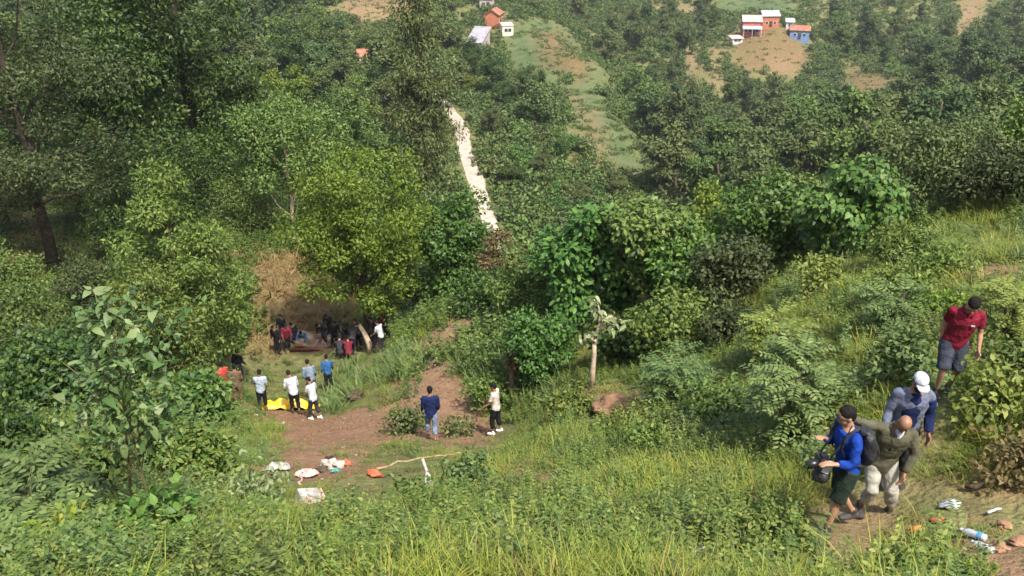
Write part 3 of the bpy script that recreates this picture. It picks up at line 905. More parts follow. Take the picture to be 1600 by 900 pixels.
def mid_trees():
    S = lambda **k: k
    # tall grey-green tree at the left edge and the deep green one behind it
    single('tall_tree', 'tall greyish green tree with a dark trunk at the left edge above the shrubs', 85, 50,
           S(seed=101, n=40000, clumps=84, rx=6.8, ry=5.5, z0=.6, z1=20.5, cr=1.2, shell=.36, L=.21, W=.09, mat='grey', rad=.36, limbs=26, bark='darkbark', wob=.22, th=18))
    single('tall_tree', 'tall deep green tree with yellow green tips behind the greyish tree', 320, 64,
           S(seed=102, n=22000, clumps=58, rx=5.6, ry=5.0, z0=3.0, z1=22, cr=1.3, shell=.36, L=.32, W=.15, mat='deep', rad=.4, limbs=16, bark='darkbark'))
    single('broadleaf_tree', 'dense dark tree whose crown fills the gap between the two tall left trees', 205, 60,
           S(seed=121, n=15000, clumps=42, rx=4.8, ry=4.2, z0=2.0, z1=15, cr=1.6, L=.32, W=.15, mat='deep', rad=.3, limbs=10, bark='darkbark'))
    single('acacia_tree', 'bright lime green feathery tree standing over the crowd at the wreck', 578, 43.5,
           S(seed=103, n=30000, clumps=72, rx=3.7, ry=3.4, z0=2.0, z1=9.9, cr=.84, shell=.38, L=.17, W=.085, mat='lime', rad=.17, limbs=14, bark='darkbark'))
    single('bushy_tree', 'bushy mid green tree with fine leaves left of the brown bank', 305, 37,
           S(seed=104, n=27000, clumps=72, rx=3.1, ry=2.8, z0=.6, z1=9.2, cr=.72, shell=.38, L=.17, W=.075, mat='fresh', rad=.14, limbs=12, droop=.3, taper=.45))
    single('bushy_tree', 'lower fine leaved bushy tree in front of the bigger bushy tree', 255, 33,
           S(seed=114, n=13000, clumps=40, rx=2.0, ry=1.8, z0=.3, z1=5.0, cr=.7, L=.16, W=.065, mat='fresh', rad=.1, limbs=8, droop=.3, taper=.3))
    single('slim_tree', 'slim tree with a pale bare trunk behind the brown bank', 462, 56,
           S(seed=105, n=13000, clumps=38, rx=3.3, ry=3.0, z0=3.4, z1=9.5, cr=1.05, L=.22, W=.1, mat='mid', rad=.15, limbs=8, bark='palebark'))
    single('round_tree', 'rounded darker tree behind the pale trunked slim tree', 405, 62,
           S(seed=106, n=12000, clumps=36, rx=3.6, ry=3.2, z0=1.5, z1=9.5, cr=1.2, L=.26, W=.12, mat='deep', rad=.2, limbs=8))
    single('tall_sparse_tree', 'tall dark sparse tree with drooping branches left of the dirt road', 668, 84,
           S(seed=107, n=17000, clumps=84, rx=3.9, ry=3.4, z0=4.0, z1=27, cr=1.15, L=.38, W=.11, mat='olive', rad=.3, limbs=34, bark='darkbark', droop=.6, taper=.55, th=25.5))
    single('glossy_tree', 'dark glossy tree right of the lime tree below the dirt road', 712, 43,
           S(seed=108, n=13000, clumps=42, rx=1.5, ry=1.5, z0=.7, z1=6.0, cr=.75, L=.2, W=.12, mat='glossy', rad=.12, limbs=8))
    single('twiggy_tree', 'small darker tree with reddish dry leaves beside the glossy tree', 782, 40,
           S(seed=109, n=4600, clumps=26, rx=1.1, ry=1.0, z0=.5, z1=3.4, cr=.45, L=.15, W=.07, mat='brownleaf', rad=.08, limbs=9, bark='darkbark'))
    single('leafy_tree', 'leafy green tree with hanging leaves in the middle of the ridge line', 925, 31,
           S(seed=110, n=6200, clumps=38, rx=1.75, ry=1.6, z0=1.0, z1=4.3, cr=.6, L=.24, W=.13, mat='glossy', tpl='oval6', rad=.07, limbs=10, bark='palebark', droop=.5))
    single('leafy_tree', 'leafy tree with a thin pale trunk right of the hanging leaf tree', 1000, 30,
           S(seed=111, n=5200, clumps=30, rx=1.5, ry=1.5, z0=1.5, z1=4.4, cr=.55, L=.2, W=.11, mat='mid', tpl='oval6', rad=.06, limbs=8, bark='palebark', droop=.4))
    single('dark_bush', 'dense dark glossy bush left of the large leaved ridge tree', 1172, 28.5,
           S(seed=112, n=8200, clumps=40, rx=1.45, ry=1.4, z0=.2, z1=3.7, cr=.5, L=.16, W=.09, mat='glossy', tpl='oval6', rad=.07, limbs=8), cat='bush', parts=('stem', 'foliage'))
    single('twiggy_bush', 'dark twiggy bush on the ridge below the dense glossy bush', 1140, 26,
           S(seed=122, n=4200, clumps=34, rx=1.3, ry=1.2, z0=.2, z1=2.3, cr=.45, L=.15, W=.07, mat='grey', tpl='oval6', rad=.05, limbs=12, bark='darkbark'), cat='bush', parts=('stem', 'foliage'))
    single('grey_bush', 'loose greyish bush on the ridge right of the large leaved tree', 1462, 27,
           S(seed=113, n=6000, clumps=40, rx=1.7, ry=1.5, z0=.2, z1=2.9, cr=.5, L=.13, W=.065, mat='olive', tpl='oval6', rad=.05, limbs=14), cat='bush', parts=('stem', 'foliage'))
    single('grey_bush', 'brown twigged grey green bush at the right edge of the ridge', 1565, 25,
           S(seed=115, n=5000, clumps=36, rx=1.4, ry=1.3, z0=.1, z1=2.1, cr=.45, L=.12, W=.06, mat='grey', tpl='oval6', rad=.05, limbs=14), cat='bush', parts=('stem', 'foliage'))
    single('round_shrub', 'bright green round shrub beside the rough stump in mid slope', 842, 27.0,
           S(seed=116, n=5200, clumps=34, rx=.85, ry=.8, z0=.3, z1=2.7, cr=.36, L=.13, W=.075, mat='glossy', tpl='oval6', rad=.05, limbs=7), cat='shrub', parts=('stem', 'foliage'))
    # bushes lining the ridge and the edge of the gully
    kinds = {
        'a': ('mid', .16, .08), 'b': ('glossy', .17, .1), 'c': ('weed', .13, .07), 'd': ('grey', .14, .07), 'e': ('lime', .14, .08), 'f': ('deep', .17, .09), 'g': ('olive', .12, .06)}
    for i, (px, Z, w, h, k, lab) in enumerate([
        (815, 34, 1.3, 3.2, 'a', 'mid green bush on the ridge under the end of the dirt road'),
        (868, 33, 1.2, 3.0, 'c', 'light green bush left of the hanging leaf tree'),
        (1060, 29, 1.3, 3.2, 'b', 'glossy bush between the thin trunked tree and the dense glossy bush'),
        (1100, 33, 1.4, 3.4, 'e', 'yellow green bush behind the ridge beside the dense glossy bush'),
        (975, 36, 1.5, 4.2, 'a', 'bush with pale tips rising behind the thin trunked tree'),
        (1235, 30, 1.5, 2.9, 'a', 'bush filling the gap left of the large leaved tree'),
        (1410, 32, 1.7, 3.1, 'g', 'olive bush behind the large leaved tree on its right'),
        (1510, 31, 1.6, 3.0, 'g', 'olive bush behind the right end of the ridge'),
        (1590, 29, 1.5, 2.9, 'c', 'light green bush at the right picture edge on the ridge'),
        (765, 37, 1.2, 2.1, 'f', 'dark bush at the foot of the dirt road behind the ridge'),
        (700, 47, 1.5, 3.4, 'a', 'green bush behind the top of the soil strip'),
        (640, 50, 1.7, 3.6, 'f', 'dark bush right of the lime tree trunk'),
        (830, 28, .9, 2.2, 'a', 'small bush behind the bright round shrub'),
        (1050, 24, 1.1, 1.7, 'c', 'low leafy bush in the middle of the slope below the ridge'),
        (960, 26, .9, 1.6, 'f', 'low dark bush behind the broken tree'),
        (765, 27.5, .7, 1.3, 'c', 'low bush behind the person in the white shirt'),
        (635, 25.5, .42, .75, 'g', 'small dark bush left of the person in navy'),
        (717, 24.9, .38, .5, 'g', 'small dark bush between the two people on the soil'),
        (318, 26, .8, 1.9, 'b', 'round glossy shrub left of the person in brown'),
        (140, 30, 1.8, 3.0, 'f', 'dark green shrub low on the left bank'),
        (30, 33, 2.0, 3.2, 'a', 'green shrub at the left edge below the tall tree'),
        (60, 26, 1.7, 2.2, 'f', 'dense low shrub at the left edge behind the sapling'),
        (235, 44, 2.0, 4.2, 'f', 'dark shrub under the left side of the bushy tree'),
        (20, 42, 1.9, 3.8, 'a', 'shrub at the far left under the tall greyish tree'),
        (150, 42, 1.7, 3.6, 'd', 'grey green shrub right of the tall greyish trunk'),
        (545, 52, 1.6, 2.7, 'a', 'leafy shrub above the brown bank behind the crowd'),
        (350, 46, 1.6, 3.2, 'a', 'leafy shrub at the left end of the brown bank'),
        (505, 64, 2.4, 5.0, 'a', 'large bush behind the lime tree on the left'),
        (620, 66, 2.6, 6.5, 'f', 'dark large bush behind the lime tree on the right'),
        (20, 56, 2.6, 5.0, 'd', 'grey green thicket left of the tall greyish trunk'),
        (135, 57, 2.6, 5.2, 'a', 'mid green thicket right of the tall greyish trunk'),
        (215, 52, 2.4, 5.0, 'f', 'dark thicket between the tall trees and the bushy tree'),
        (395, 56, 2.2, 4.6, 'a', 'thicket above the left end of the brown bank'),
        (300, 58, 2.6, 6.0, 'f', 'dark thicket behind the top of the bushy tree'),
    ]):
        mat, L, W = kinds[k]
        n = int(min(9000, 2300 * w * h / (L / .15) ** 1.6 * .75))
        spec = dict(seed=200 + i, n=n, clumps=int(12 + 9 * w * h), rx=w, ry=w * .9, z0=.1, z1=h, cr=.30 + .16 * w, L=L, W=W, mat=mat, tpl='oval6' if Z < 31 else 'diamond', rad=.03 + .02 * h, limbs=7)
        single('bush', lab, px, Z, spec, cat='bush', parts=('stem', 'foliage'), rz=rng.uniform(0, 6))

    # forest between the crowd and the road, and on the slopes left of it
    mats = ['mid', 'deep', 'olive', 'lime']
    protos = []
    for i, (mt, rx, h, z0) in enumerate([('mid', 3.6, 10, 1.6), ('deep', 3.2, 11, 2.0), ('olive', 3.0, 10, 2.0), ('lime', 3.2, 8.5, 1.4), ('mid', 3.0, 8, 1.0), ('deep', 3.8, 9, 1.5)]):
        protos.append(build(seed=300 + i, n=8000, clumps=36, rx=rx, ry=rx * .93, z0=z0, z1=h, cr=.92, shell=.38, L=.36, W=.18, mat=mt, rad=.2, limbs=8))
    pn = ['mid green', 'deep green', 'olive', 'lime green', 'low mid green', 'broad deep green']
    spots = [(380, 82, 0, 1.0), (440, 90, 4, 1.05), (520, 80, 1, .8), (560, 95, 0, .95), (600, 82, 5, .8), (635, 100, 1, .95), (505, 104, 5, .9), (450, 112, 3, .95), (560, 118, 0, 1.0),
             (615, 122, 2, 1.0), (400, 125, 2, 1.05), (500, 132, 4, 1.0), (585, 142, 1, .9), (640, 150, 0, .85), (540, 155, 2, .9), (455, 150, 1, 1.1), (620, 175, 5, .9), (500, 180, 0, 1.0),
             (575, 190, 4, .8), (680, 190, 3, .85), (655, 200, 2, .9), (700, 205, 0, .9), (735, 195, 1, .9), (770, 180, 1, 1.0), (830, 178, 5, .85), (730, 178, 3, .6), (790, 160, 5, .7), (770, 145, 2, .55),
             (30, 75, 1, .9), (110, 80, 5, .9), (200, 86, 0, 1.0), (270, 90, 1, 1.0), (690, 66, 1, .62), (650, 62, 5, .6), (660, 118, 5, .8), (150, 110, 2, 1.0), (30, 105, 0, 1.0), (560, 72, 4, .7), (480, 74, 3, .7), (845, 128, 2, .5), (800, 122, 5, .5), (905, 120, 2, .42), (870, 138, 5, .5), (960, 128, 2, .5), (840, 150, 1, .7)]
    for px, Z, k, s in spots:
        side = 'left of the dirt road' if px < 720 else 'right of the dirt road'
        tree('forest_tree', '%s tree in the wood %s%s' % (pn[k], side, (' close behind the crowd' if Z < 90 else ' halfway to the houses' if Z < 140 else ' towards the far houses')), 'tree', on(px, Z), protos[k], None, s * rng.uniform(.92, 1.08), 'wood around the dirt road')

    # scrub beside the road
    sp = [build(seed=330 + i, n=1500, clumps=16, rx=1.7, ry=1.6, z0=.1, z1=2.6, cr=.75, L=.34, W=.2, mat=m_, rad=.08, limbs=5) for i, m_ in enumerate(['mid', 'deep', 'olive', 'glossy'])]
    spots = []
    for k in range(64):
        spots.append((rng.uniform(765, 1000), rng.uniform(95, 150)))
    for k in range(26):
        spots.append((rng.uniform(480, 690), rng.uniform(85, 150)))
    for px, Z in spots:
        p = on(px, Z)
        if np.min(np.hypot(ROAD[:, 0] - p[0], ROAD[:, 1] - p[1])) < 7.5:
            continue
        if zval(FIELD + SOIL_FAR + DRY_FAR, np.array([p[0]]), np.array([p[1]]), 2)[0] > 0:
            continue
        k = int(rng.integers(0, 4))
        tree('roadside_bush', '%s bush on the slope %s' % (['mid green', 'deep green', 'olive', 'glossy green'][k], ('right beside the dirt road' if px < 830 else 'between the road and the fields' if px < 920 else 'below the terraced fields') if px > 720 else 'left of the dirt road'), 'bush', p, sp[k], None,
             rng.uniform(.6, 1.25), 'bushes beside the dirt road', ('stem', 'foliage'))

    # far trees across the valley
    fp = []
    for i, (mt, rx, h, z0, tp) in enumerate([('farA', 3.2, 8.5, 1.4, 0), ('farB', 3.4, 8, 1.2, 0), ('farC', 3.0, 8, 1.4, 0), ('farA', 2.3, 10.5, 1.6, .5), ('farB', 2.4, 7, 1.0, .2), ('farC', 3.8, 7.5, 1.0, 0)]):
        fp.append(build(seed=360 + i, n=4600, clumps=26, rx=rx, ry=rx * .95, z0=z0, z1=h, cr=.85, shell=.38, L=.42, W=.24, mat=mt, rad=.2, limbs=7, taper=tp))
    fn = ['dark rounded', 'green rounded', 'olive rounded', 'dark slender', 'light green', 'spreading olive']
    clear = [  # kept open in the view: road, fields, houses, scars
        [(680, 160), (745, 165), (775, 345), (735, 345)], [(800, 45), (850, 25), (910, 65), (960, 150), (1030, 280), (960, 280), (880, 215), (860, 130), (800, 130)],
        [(718, -5), (815, -5), (815, 65), (718, 100)], [(1138, 8), (1268, 8), (1272, 112), (1195, 125), (1140, 100)], [(1320, 95), (1405, 128), (1360, 160), (1315, 158)],
        [(1485, -5), (1550, -5), (1520, 50), (1492, 70)], [(1112, 70), (1126, 75), (1122, 135), (1108, 135)], [(530, -5), (640, -5), (640, 25), (560, 40)], [(1075, 75), (1090, 75), (1088, 120), (1074, 115)],
        [(555, 65), (595, 65), (595, 90), (555, 90)], [(1110, -5), (1240, -5), (1240, 20), (1130, 18)]]
    placed = []
    tries = 0
    while len(placed) < 285 and tries < 20000:
        tries += 1
        th = rng.uniform(-.56, .6); rad = 95 * (390 / 95) ** rng.random()
        x, y = rad * math.sin(th), rad * math.cos(th)
        z = float(hz(x, y))
        px, py, Z = project(np.array([x, y, z]))
        if px < -60 or px > 1660 or py < -40 or py > 360: continue
        if px < 720 and Z < 150: continue
        if 720 <= px < 960 and Z < 150: continue
        k = int(rng.integers(0, 6)); s = rng.uniform(.7, 1.25)
        hh = [8.5, 8, 8, 10.5, 7, 7.5][k] * s; ww = 3.0 * s
        _, ty, _ = project(np.array([x, y, z + hh])); wpx = ww * FPX / Z
        gx, gy = np.meshgrid(np.linspace(px - wpx, px + wpx, 5), np.linspace(ty, py, 5))
        if sum(int(inside(c, gx.ravel(), gy.ravel()).sum()) for c in clear) > 2: continue
        if any((x - a) ** 2 + (y - b) ** 2 < (2.2 + 1.6 * (s + t)) ** 2 for a, b, t in placed): continue
        placed.append((x, y, s))
        s *= 1.22 if Z < 210 else 1.05
        tree('valley_tree', '%s %s tree %s' % ('small' if s < .88 else 'tall' if s > 1.08 else 'medium', fn[k], where_is(px, py)), 'tree', (x, y, z - .2), fp[k], None, s, 'trees across the valley')
mid_trees()

# ------------------------------------------------------------------ plants whose single leaves can be told apart
def leaf_templates(mat, n=5, L=1.0, W=.55, heart=False):
    out = []
    for i in range(n):
        r = np.random.default_rng(900 + i)
        rows = [(0, 0), (.06, .30), (.2, .5), (.42, .47), (.65, .34), (.85, .16), (1, 0)] if not heart else [(0.05, 0), (-.06, .25), (.1, .5), (.32, .5), (.58, .36), (.82, .15), (1, 0)]
        droop = r.uniform(.12, .38); fold = r.uniform(.05, .16); tw = r.normal(0, .08)
        V, F = [], []
        for u, w in rows:
            zc = -droop * u * u
            for s in (-1, 0, 1):
                V.append((u * L, s * w * W, zc * L + (fold * abs(s) * w * 2 + tw * s * w + .02 * math.sin(u * 17 + s)) * L * .5))
        for a in range(len(rows) - 1):
            F += [(a * 3, a * 3 + 1, a * 3 + 4, a * 3 + 3), (a * 3 + 1, a * 3 + 2, a * 3 + 5, a * 3 + 4)]
        V = np.array(V)
        me = make_mesh("leaf", V, F, M[mat], tint=np.full(len(F), (i + .5) / n), smooth=True)
        out.append(me)
    return out

def leaf_objects(parent, P, D, N, L, tpls, r):
    for p, d, nn, l in zip(P, D, N, L):
        d = Vector(d).normalized(); s = Vector(nn).cross(d)
        if s.length < 1e-3: s = Vector((1, 0, 0))
        s.normalize(); n2 = d.cross(s)
        mt = Matrix((d, s, n2)).transposed()
        o = bpy.data.objects.new("leaf", tpls[int(r.integers(0, len(tpls)))])
        o.matrix_local = Matrix.Translation(Vector(p)) @ mt.to_4x4() @ Matrix.Scale(float(l), 4)
        o.parent = parent
        COL.objects.link(o)

def sapling():
    r = np.random.default_rng(41)
    b = on(240, 9.9)
    e = empty('broadleaf_sapling', b)
    tag(e, 'tall thin stemmed sapling with large broad leaves at the lower left', 'sapling')
    mb = MB()
    def tip(px, py, dy=0.0):
        # a point in the plane of the sapling
        d_ = px_dir(px, py)
        return d_ * ((b[1] + dy) / d_[1]) - b
    s1 = [tip(240, 840), tip(232, 780), tip(212, 700), tip(193, 620), tip(186, 560), tip(178, 500)]
    s2 = [tip(205, 830, .2), tip(203, 740, .2), tip(196, 670, .1), tip(190, 600, .05)]
    mb.tube(s1, np.linspace(.017, .008, 6), 7); mb.tube(s2, np.linspace(.02, .010, 4), 7)
    ends = [(165, 455, 0), (130, 490, -.2), (208, 445, .1), (240, 480, -.1), (175, 520, -.35), (125, 530, -.1), (225, 530, -.2), (290, 500, .1), (305, 470, .1), (110, 585, -.25), (150, 600, -.3), (95, 620, 0),
            (200, 570, -.4), (255, 560, -.15), (140, 445, .1), (120, 655, -.2), (215, 615, -.35), (160, 640, -.4), (240, 640, -.2), (270, 600, 0), (90, 560, .1), (78, 610, -.1), (290, 625, 0), (150, 560, -.3)]
    P, D, N, L = [], [], [], []
    for (px, py, dy) in ends:
        t = tip(px, py, dy)
        ry_ = min(770, py + 95)
        root = tip(float(np.interp(ry_, [500, 620, 700, 780], [178, 193, 212, 232])), ry_, 0)
        br = wig(root, t, 5, .02, r)
        mb.tube(br, np.linspace(.008, .004, 5), 5, False)
        for k in range(11):
            f = 1 - .6 * (k / 11) ** 1.2
            p = root + (t - root) * f + r.normal(0, .015, 3)
            a = k * 2.4 + r.normal(0, .4)
            el = .75 - .16 * k + r.normal(0, .2)
            d = np.array([math.cos(a) * math.cos(el), math.sin(a) * math.cos(el), math.sin(el) - .15])
            P.append(p); D.append(d); N.append(np.array([0, 0, 1]) + r.normal(0, .35, 3)); L.append(r.uniform(.09, .20) * (.65 if k < 2 else 1))
    mb.build('stem', M['stem'], e, smooth=True)
    n = 500
    Q = np.array(P)[r.integers(0, len(P), n)] * r.uniform(.93, 1.0, (n, 1)) + r.normal(0, .09, (n, 3)) + (0, 0, -.05)
    q = mobj('foliage', leaf_mesh('foliage', Q, rdir(n, r) + (0, 0, -.2), rdir(n, r) + (0, -.2, .8), r.uniform(.06, .12, n), r.uniform(.03, .055, n), M['sapleaf'], 'fold', r=r), e)
    q["kind"] = "stuff"
    tp = leaf_templates('sapleaf', 8, 1, .52)
    leaf_objects(e, P, D, N, L, tp, r)
sapling()

def heart_tree():
    r = np.random.default_rng(42)
    e = empty('large_leaved_tree', on(1322, 25.5))
    tag(e, 'low tree with big heart shaped glossy leaves on the right ridge', 'tree')
    n = 4600
    P, d, C = crown_points(r, n, 46, 1.42, 1.25, .3, 2.75, .5, .4)
    N = d * .6 + rdir(n, r) * .4 + np.array([0, -.25, .7])
    D = d * .5 + rdir(n, r) * .4 + np.array([0, 0, -.55])
    l = r.uniform(.13, .21, n)
    # the leaves nearest the viewer and the light are single pieces, the rest fill the crown behind them
    front = -(d[:, 1]) * .8 + d[:, 2] * .5 + (P[:, 2] - 1.5) * .3 - P[:, 1] * .6 + r.normal(0, .15, n)
    k = np.argsort(-front)
    a, bk = k[:260], k[260:]
    mobj('trunk', trunk_mesh('trunk', 77, C, 1.8, .07, .3, limbs=12, mat='darkbark'), e)
    m_ = mobj('foliage', leaf_mesh('foliage', P[bk], D[bk], N[bk], l[bk], l[bk] * .75, M['glossy'], 'fold', r=r), e)
    m_["kind"] = "stuff"
    leaf_objects(e, P[a], D[a], N[a], l[a] * 1.12, leaf_templates('glossy', 6, 1, .72, True), r)
heart_tree()

def broken_tree():
    r = np.random.default_rng(43)
    e = empty('snapped_tree', on(925, 23.5))
    tag(e, 'snapped small tree with a bare pale trunk and wilted hanging leaves', 'tree')
    mb = MB()
    mb.tube([(0, 0, -.2), (0, 0, .5), (.02, 0, 1.0), (.0, .02, 1.5)], [.085, .07, .062, .05], 8)
    limbs = [[(0, 0, 1.45), (.10, .02, 1.75), (.30, 0, 1.95), (.55, -.1, 1.9)], [(0, 0, 1.45), (.12, 0, 1.9), (.08, .05, 2.35), (-.05, 0, 2.6)],
             [(0, 0, 1.35), (-.15, -.05, 1.6), (-.3, -.1, 1.45)], [(.1, 0, 1.8), (.35, 0, 2.1), (.75, -.05, 2.0)]]
    for l in limbs:
        mb.tube(l, np.linspace(.042, .015, len(l)), 6)
    mb.build('trunk', M['palebark'], e, smooth=True)
    P, D, N, L = [], [], [], []
    for l in limbs:
        l = np.array(l)
        for k in range(24):
            t = r.uniform(.45, 1) * (len(l) - 1); i = int(min(len(l) - 2, t)); p = l[i] + (l[i + 1] - l[i]) * (t - i)
            P.append(p + r.normal(0, .09, 3)); D.append(np.array([r.normal(0, .6), r.normal(-.1, .5), -.55 + r.normal(0, .4)])); N.append(rdir(1, r)[0] + (0, -.5, .4)); L.append(r.uniform(.15, .27))
    leaf_objects(e, P, D, N, L, leaf_templates('pale', 5, 1, .42), r)
broken_tree()

def pinnate_shrub(name, label, px, Z, w, h, seed, mat, fr=46, leaflet=.12, cat='shrub'):
    r = np.random.default_rng(seed)
    e = empty(name, on(px, Z)); tag(e, label, cat)
    mb = MB(); Ps, Ds, Ns, Ls = [], [], [], []
    for f in range(fr):
        a = r.uniform(0, 6.283); rad = math.sqrt(r.random()) * w * .62
        hh = h * (r.uniform(.25, .95)) * (1 - .35 * (rad / w) ** 2)
        p = np.array([rad * math.cos(a), rad * math.sin(a), hh])
        mb.tube(wig((p[0] * .25, p[1] * .25, -.1), p, 4, .03, r), np.linspace(.018, .007, 4), 5, False)
        for q in range(3):
            a2 = a + (q - 1) * 1.1 + r.normal(0, .35); el = r.uniform(.15, .8)
            d = np.array([math.cos(a2) * math.cos(el), math.sin(a2) * math.cos(el), math.sin(el)])
            l = r.uniform(.4, .62) * leaflet / .12; c = p.copy(); pairs = 8
            for k in range(pairs):
                t = (k + 1) / pairs
                c = c + d * l / pairs; d = _norm(d + np.array([0, 0, -.10]))
                side = _norm(np.cross(d, (0, 0, 1))); nn = np.cross(side, d)
                for sg in (-1, 1):
                    Ps.append(c); Ds.append(side * sg + d * .55 + r.normal(0, .08, 3)); Ns.append(nn + r.normal(0, .15, 3)); Ls.append(leaflet * (1.15 - .5 * abs(t - .45)) * r.uniform(.85, 1.1))
    L_ = np.array(Ls)
    mb.build('stem', M['stem'], e, smooth=True)
    mobj('foliage', leaf_mesh('foliage', np.array(Ps), np.array(Ds), np.array(Ns), L_, L_ * .4, M[mat], 'oval6', r=r), e)

pinnate_shrub('pinnate_shrub', 'wide dark green shrub with feathered leaves left of the man in blue', 1235, 14.2, .95, 1.55, 51, 'blue', 60, .12)
pinnate_shrub('pinnate_shrub', 'pale feathered shrub in mid slope right of the snapped tree', 1052, 19.5, .75, 1.3, 52, 'blue', 34, .12)
pinnate_shrub('pinnate_shrub', 'low feathered shrub on the slope below the ridge tree', 1215, 19, .8, 1.0, 53, 'weed', 34, .12)
pinnate_shrub('pinnate_shrub', 'fern like shrub at the lower left edge', 55, 10.6, .75, 1.0, 54, 'blue', 34, .12)
pinnate_shrub('pinnate_shrub', 'dark feathered shrub in the lower left corner', 75, 8.9, .55, .55, 55, 'blue', 26, .11)
pinnate_shrub('pinnate_shrub', 'feathered shrub behind the man in the red shirt at the right edge', 1580, 14.6, .7, 1.0, 56, 'weed', 30, .11)
pinnate_shrub('pinnate_shrub', 'leafy feathered shrub between the ridge and the man in red', 1400, 16.5, .8, .85, 57, 'blue', 34, .11)

def near_shrub(name, label, px, Z, w, h, seed, mat, n, L, W, limbs=10, bark='stem', clumps=26, cat='shrub', tpl='fold'):
    cm, C = crown_mesh('foliage', seed, n, clumps, w, w * .9, .05, h, .16 + .2 * w, L, W, mat, tpl, .2, .5)
    tm = trunk_mesh('stem', seed, C, h * .8, .025, .05, limbs=limbs, mat=bark, wob=.05)
    tree(name, label, cat, on(px, Z), (tm, cm), None, 1.0, None, ('stem', 'foliage'))

near_shrub('shrub', 'broad leaved shrub with dark twigs at the right edge below the man in red', 1550, 11.8, .55, .95, 61, 'weed', 900, .12, .07, 16, 'darkbark')
near_shrub('shrub', 'low twiggy shrub with brown leaves above the bare soil at right', 1590, 10.9, .5, .5, 62, 'brownleaf', 700, .09, .045, 16, 'darkbark')
near_shrub('shrub', 'dark green leafy shrub at the foot of the sapling', 250, 9.0, .42, .55, 63, 'glossy', 650, .11, .07)
near_shrub('shrub', 'tall leafy shrub between the sapling and the littered clearing', 318, 14.5, .5, 1.35, 64, 'weed', 1800, .12, .06, clumps=34)
near_shrub('shrub', 'leafy shrub left of the sapling stems', 130, 12.0, .6, 1.3, 65, 'mid', 1700, .12, .06)
near_shrub('shrub', 'wilted pale leaved shrub beside the white and pink box', 400, 13.2, .5, 1.0, 66, 'pale', 260, .10, .05, 18, 'stem')
near_shrub('shrub', 'green shrub behind the sapling with dense small leaves', 255, 15.5, .8, 1.8, 67, 'mid', 2600, .11, .055, clumps=36)
near_shrub('shrub', 'yellow green shrub at the bottom edge right of the sapling', 130, 8.9, .4, .5, 68, 'lime', 700, .09, .05)
near_shrub('shrub', 'dark shrub clump at the left edge halfway up', 20, 16.5, .9, 1.6, 69, 'deep', 2600, .12, .06, clumps=34)
near_shrub('shrub', 'round leafy shrub below the snapped tree on its left', 890, 21.5, .6, .8, 70, 'weed', 1300, .11, .055)
near_shrub('shrub', 'small dark shrub left of the feet of the man in blue', 1215, 9.9, .35, .38, 71, 'weed', 520, .075, .04)
near_shrub('shrub', 'leafy clump beside the white cloth in the grass', 735, 15.2, .5, .5, 72, 'blue', 700, .09, .05)
near_shrub('shrub', 'tuft of broad dark leaves in the mid slope grass', 1010, 16.5, .5, .5, 73, 'weed', 800, .09, .045)
near_shrub('shrub', 'dark shrub above the cap man on the slope', 1400, 13.8, .55, .75, 74, 'blue', 1000, .11, .055)
near_shrub('shrub', 'leafy shrub on the ridge slope under the large leaved tree', 1290, 22, .8, .9, 75, 'weed', 1500, .12, .06)
near_shrub('shrub', 'grey green shrub on the ridge slope right of centre', 1130, 22.5, .9, 1.0, 76, 'grey', 1700, .12, .06)
near_shrub('shrub', 'loose shrub on the right slope above the man in red', 1465, 19, .7, .7, 77, 'weed', 1200, .1, .05)
near_shrub('shrub', 'leafy shrub on the right slope left of the man in red', 1405, 17.8, .6, .8, 78, 'fresh', 1200, .1, .05)
near_shrub('shrub', 'yellowish shrub beside the bare patch at the upper right', 1475, 16.0, .5, .6, 79, 'lime', 900, .09, .045)
near_shrub('shrub', 'dark leafy shrub in the middle of the slope left of the feathered shrub', 1120, 16.8, .6, .8, 80, 'mid', 1300, .1, .05)
near_shrub('shrub', 'loose green shrub below the snapped tree on its right', 985, 18.6, .5, .7, 81, 'weed', 900, .09, .045)
near_shrub('shrub', 'twiggy brownish shrub in the grass left of the man in blue', 1110, 12.6, .4, .45, 82, 'olive', 600, .07, .035, 16)
near_shrub('shrub', 'fresh green shrub under the ridge right of the large leaved tree', 1395, 21.5, .8, 1.1, 83, 'fresh', 1600, .11, .055)
near_shrub('shrub', 'dark shrub at the right edge beside the man in red', 1595, 13.0, .5, .8, 84, 'mid', 1000, .1, .05)
near_shrub('shrub', 'leafy clump in the grass in the bottom middle', 860, 10.4, .4, .42, 85, 'fresh', 700, .075, .04)
near_shrub('shrub', 'dark leafy clump in the grass right of the litter', 640, 13.6, .4, .5, 86, 'mid', 700, .08, .04)

# ------------------------------------------------------------------ people
QUEUE = []      # (object, voxel size, wrinkle) to be fused into one surface each at the end

def fuse(mb, name, mat, parent, voxel, wrinkle=0.0, smooth=4):
    o = mobj(name, make_mesh(name, np.concatenate(mb.V), mb.F, mat), parent)
    m1 = o.modifiers.new("fuse", 'REMESH'); m1.mode = 'VOXEL'; m1.voxel_size = voxel; m1.use_smooth_shade = True
    m2 = o.modifiers.new("soften", 'SMOOTH'); m2.iterations = smooth; m2.factor = .5
    QUEUE.append((o, wrinkle))
    return o

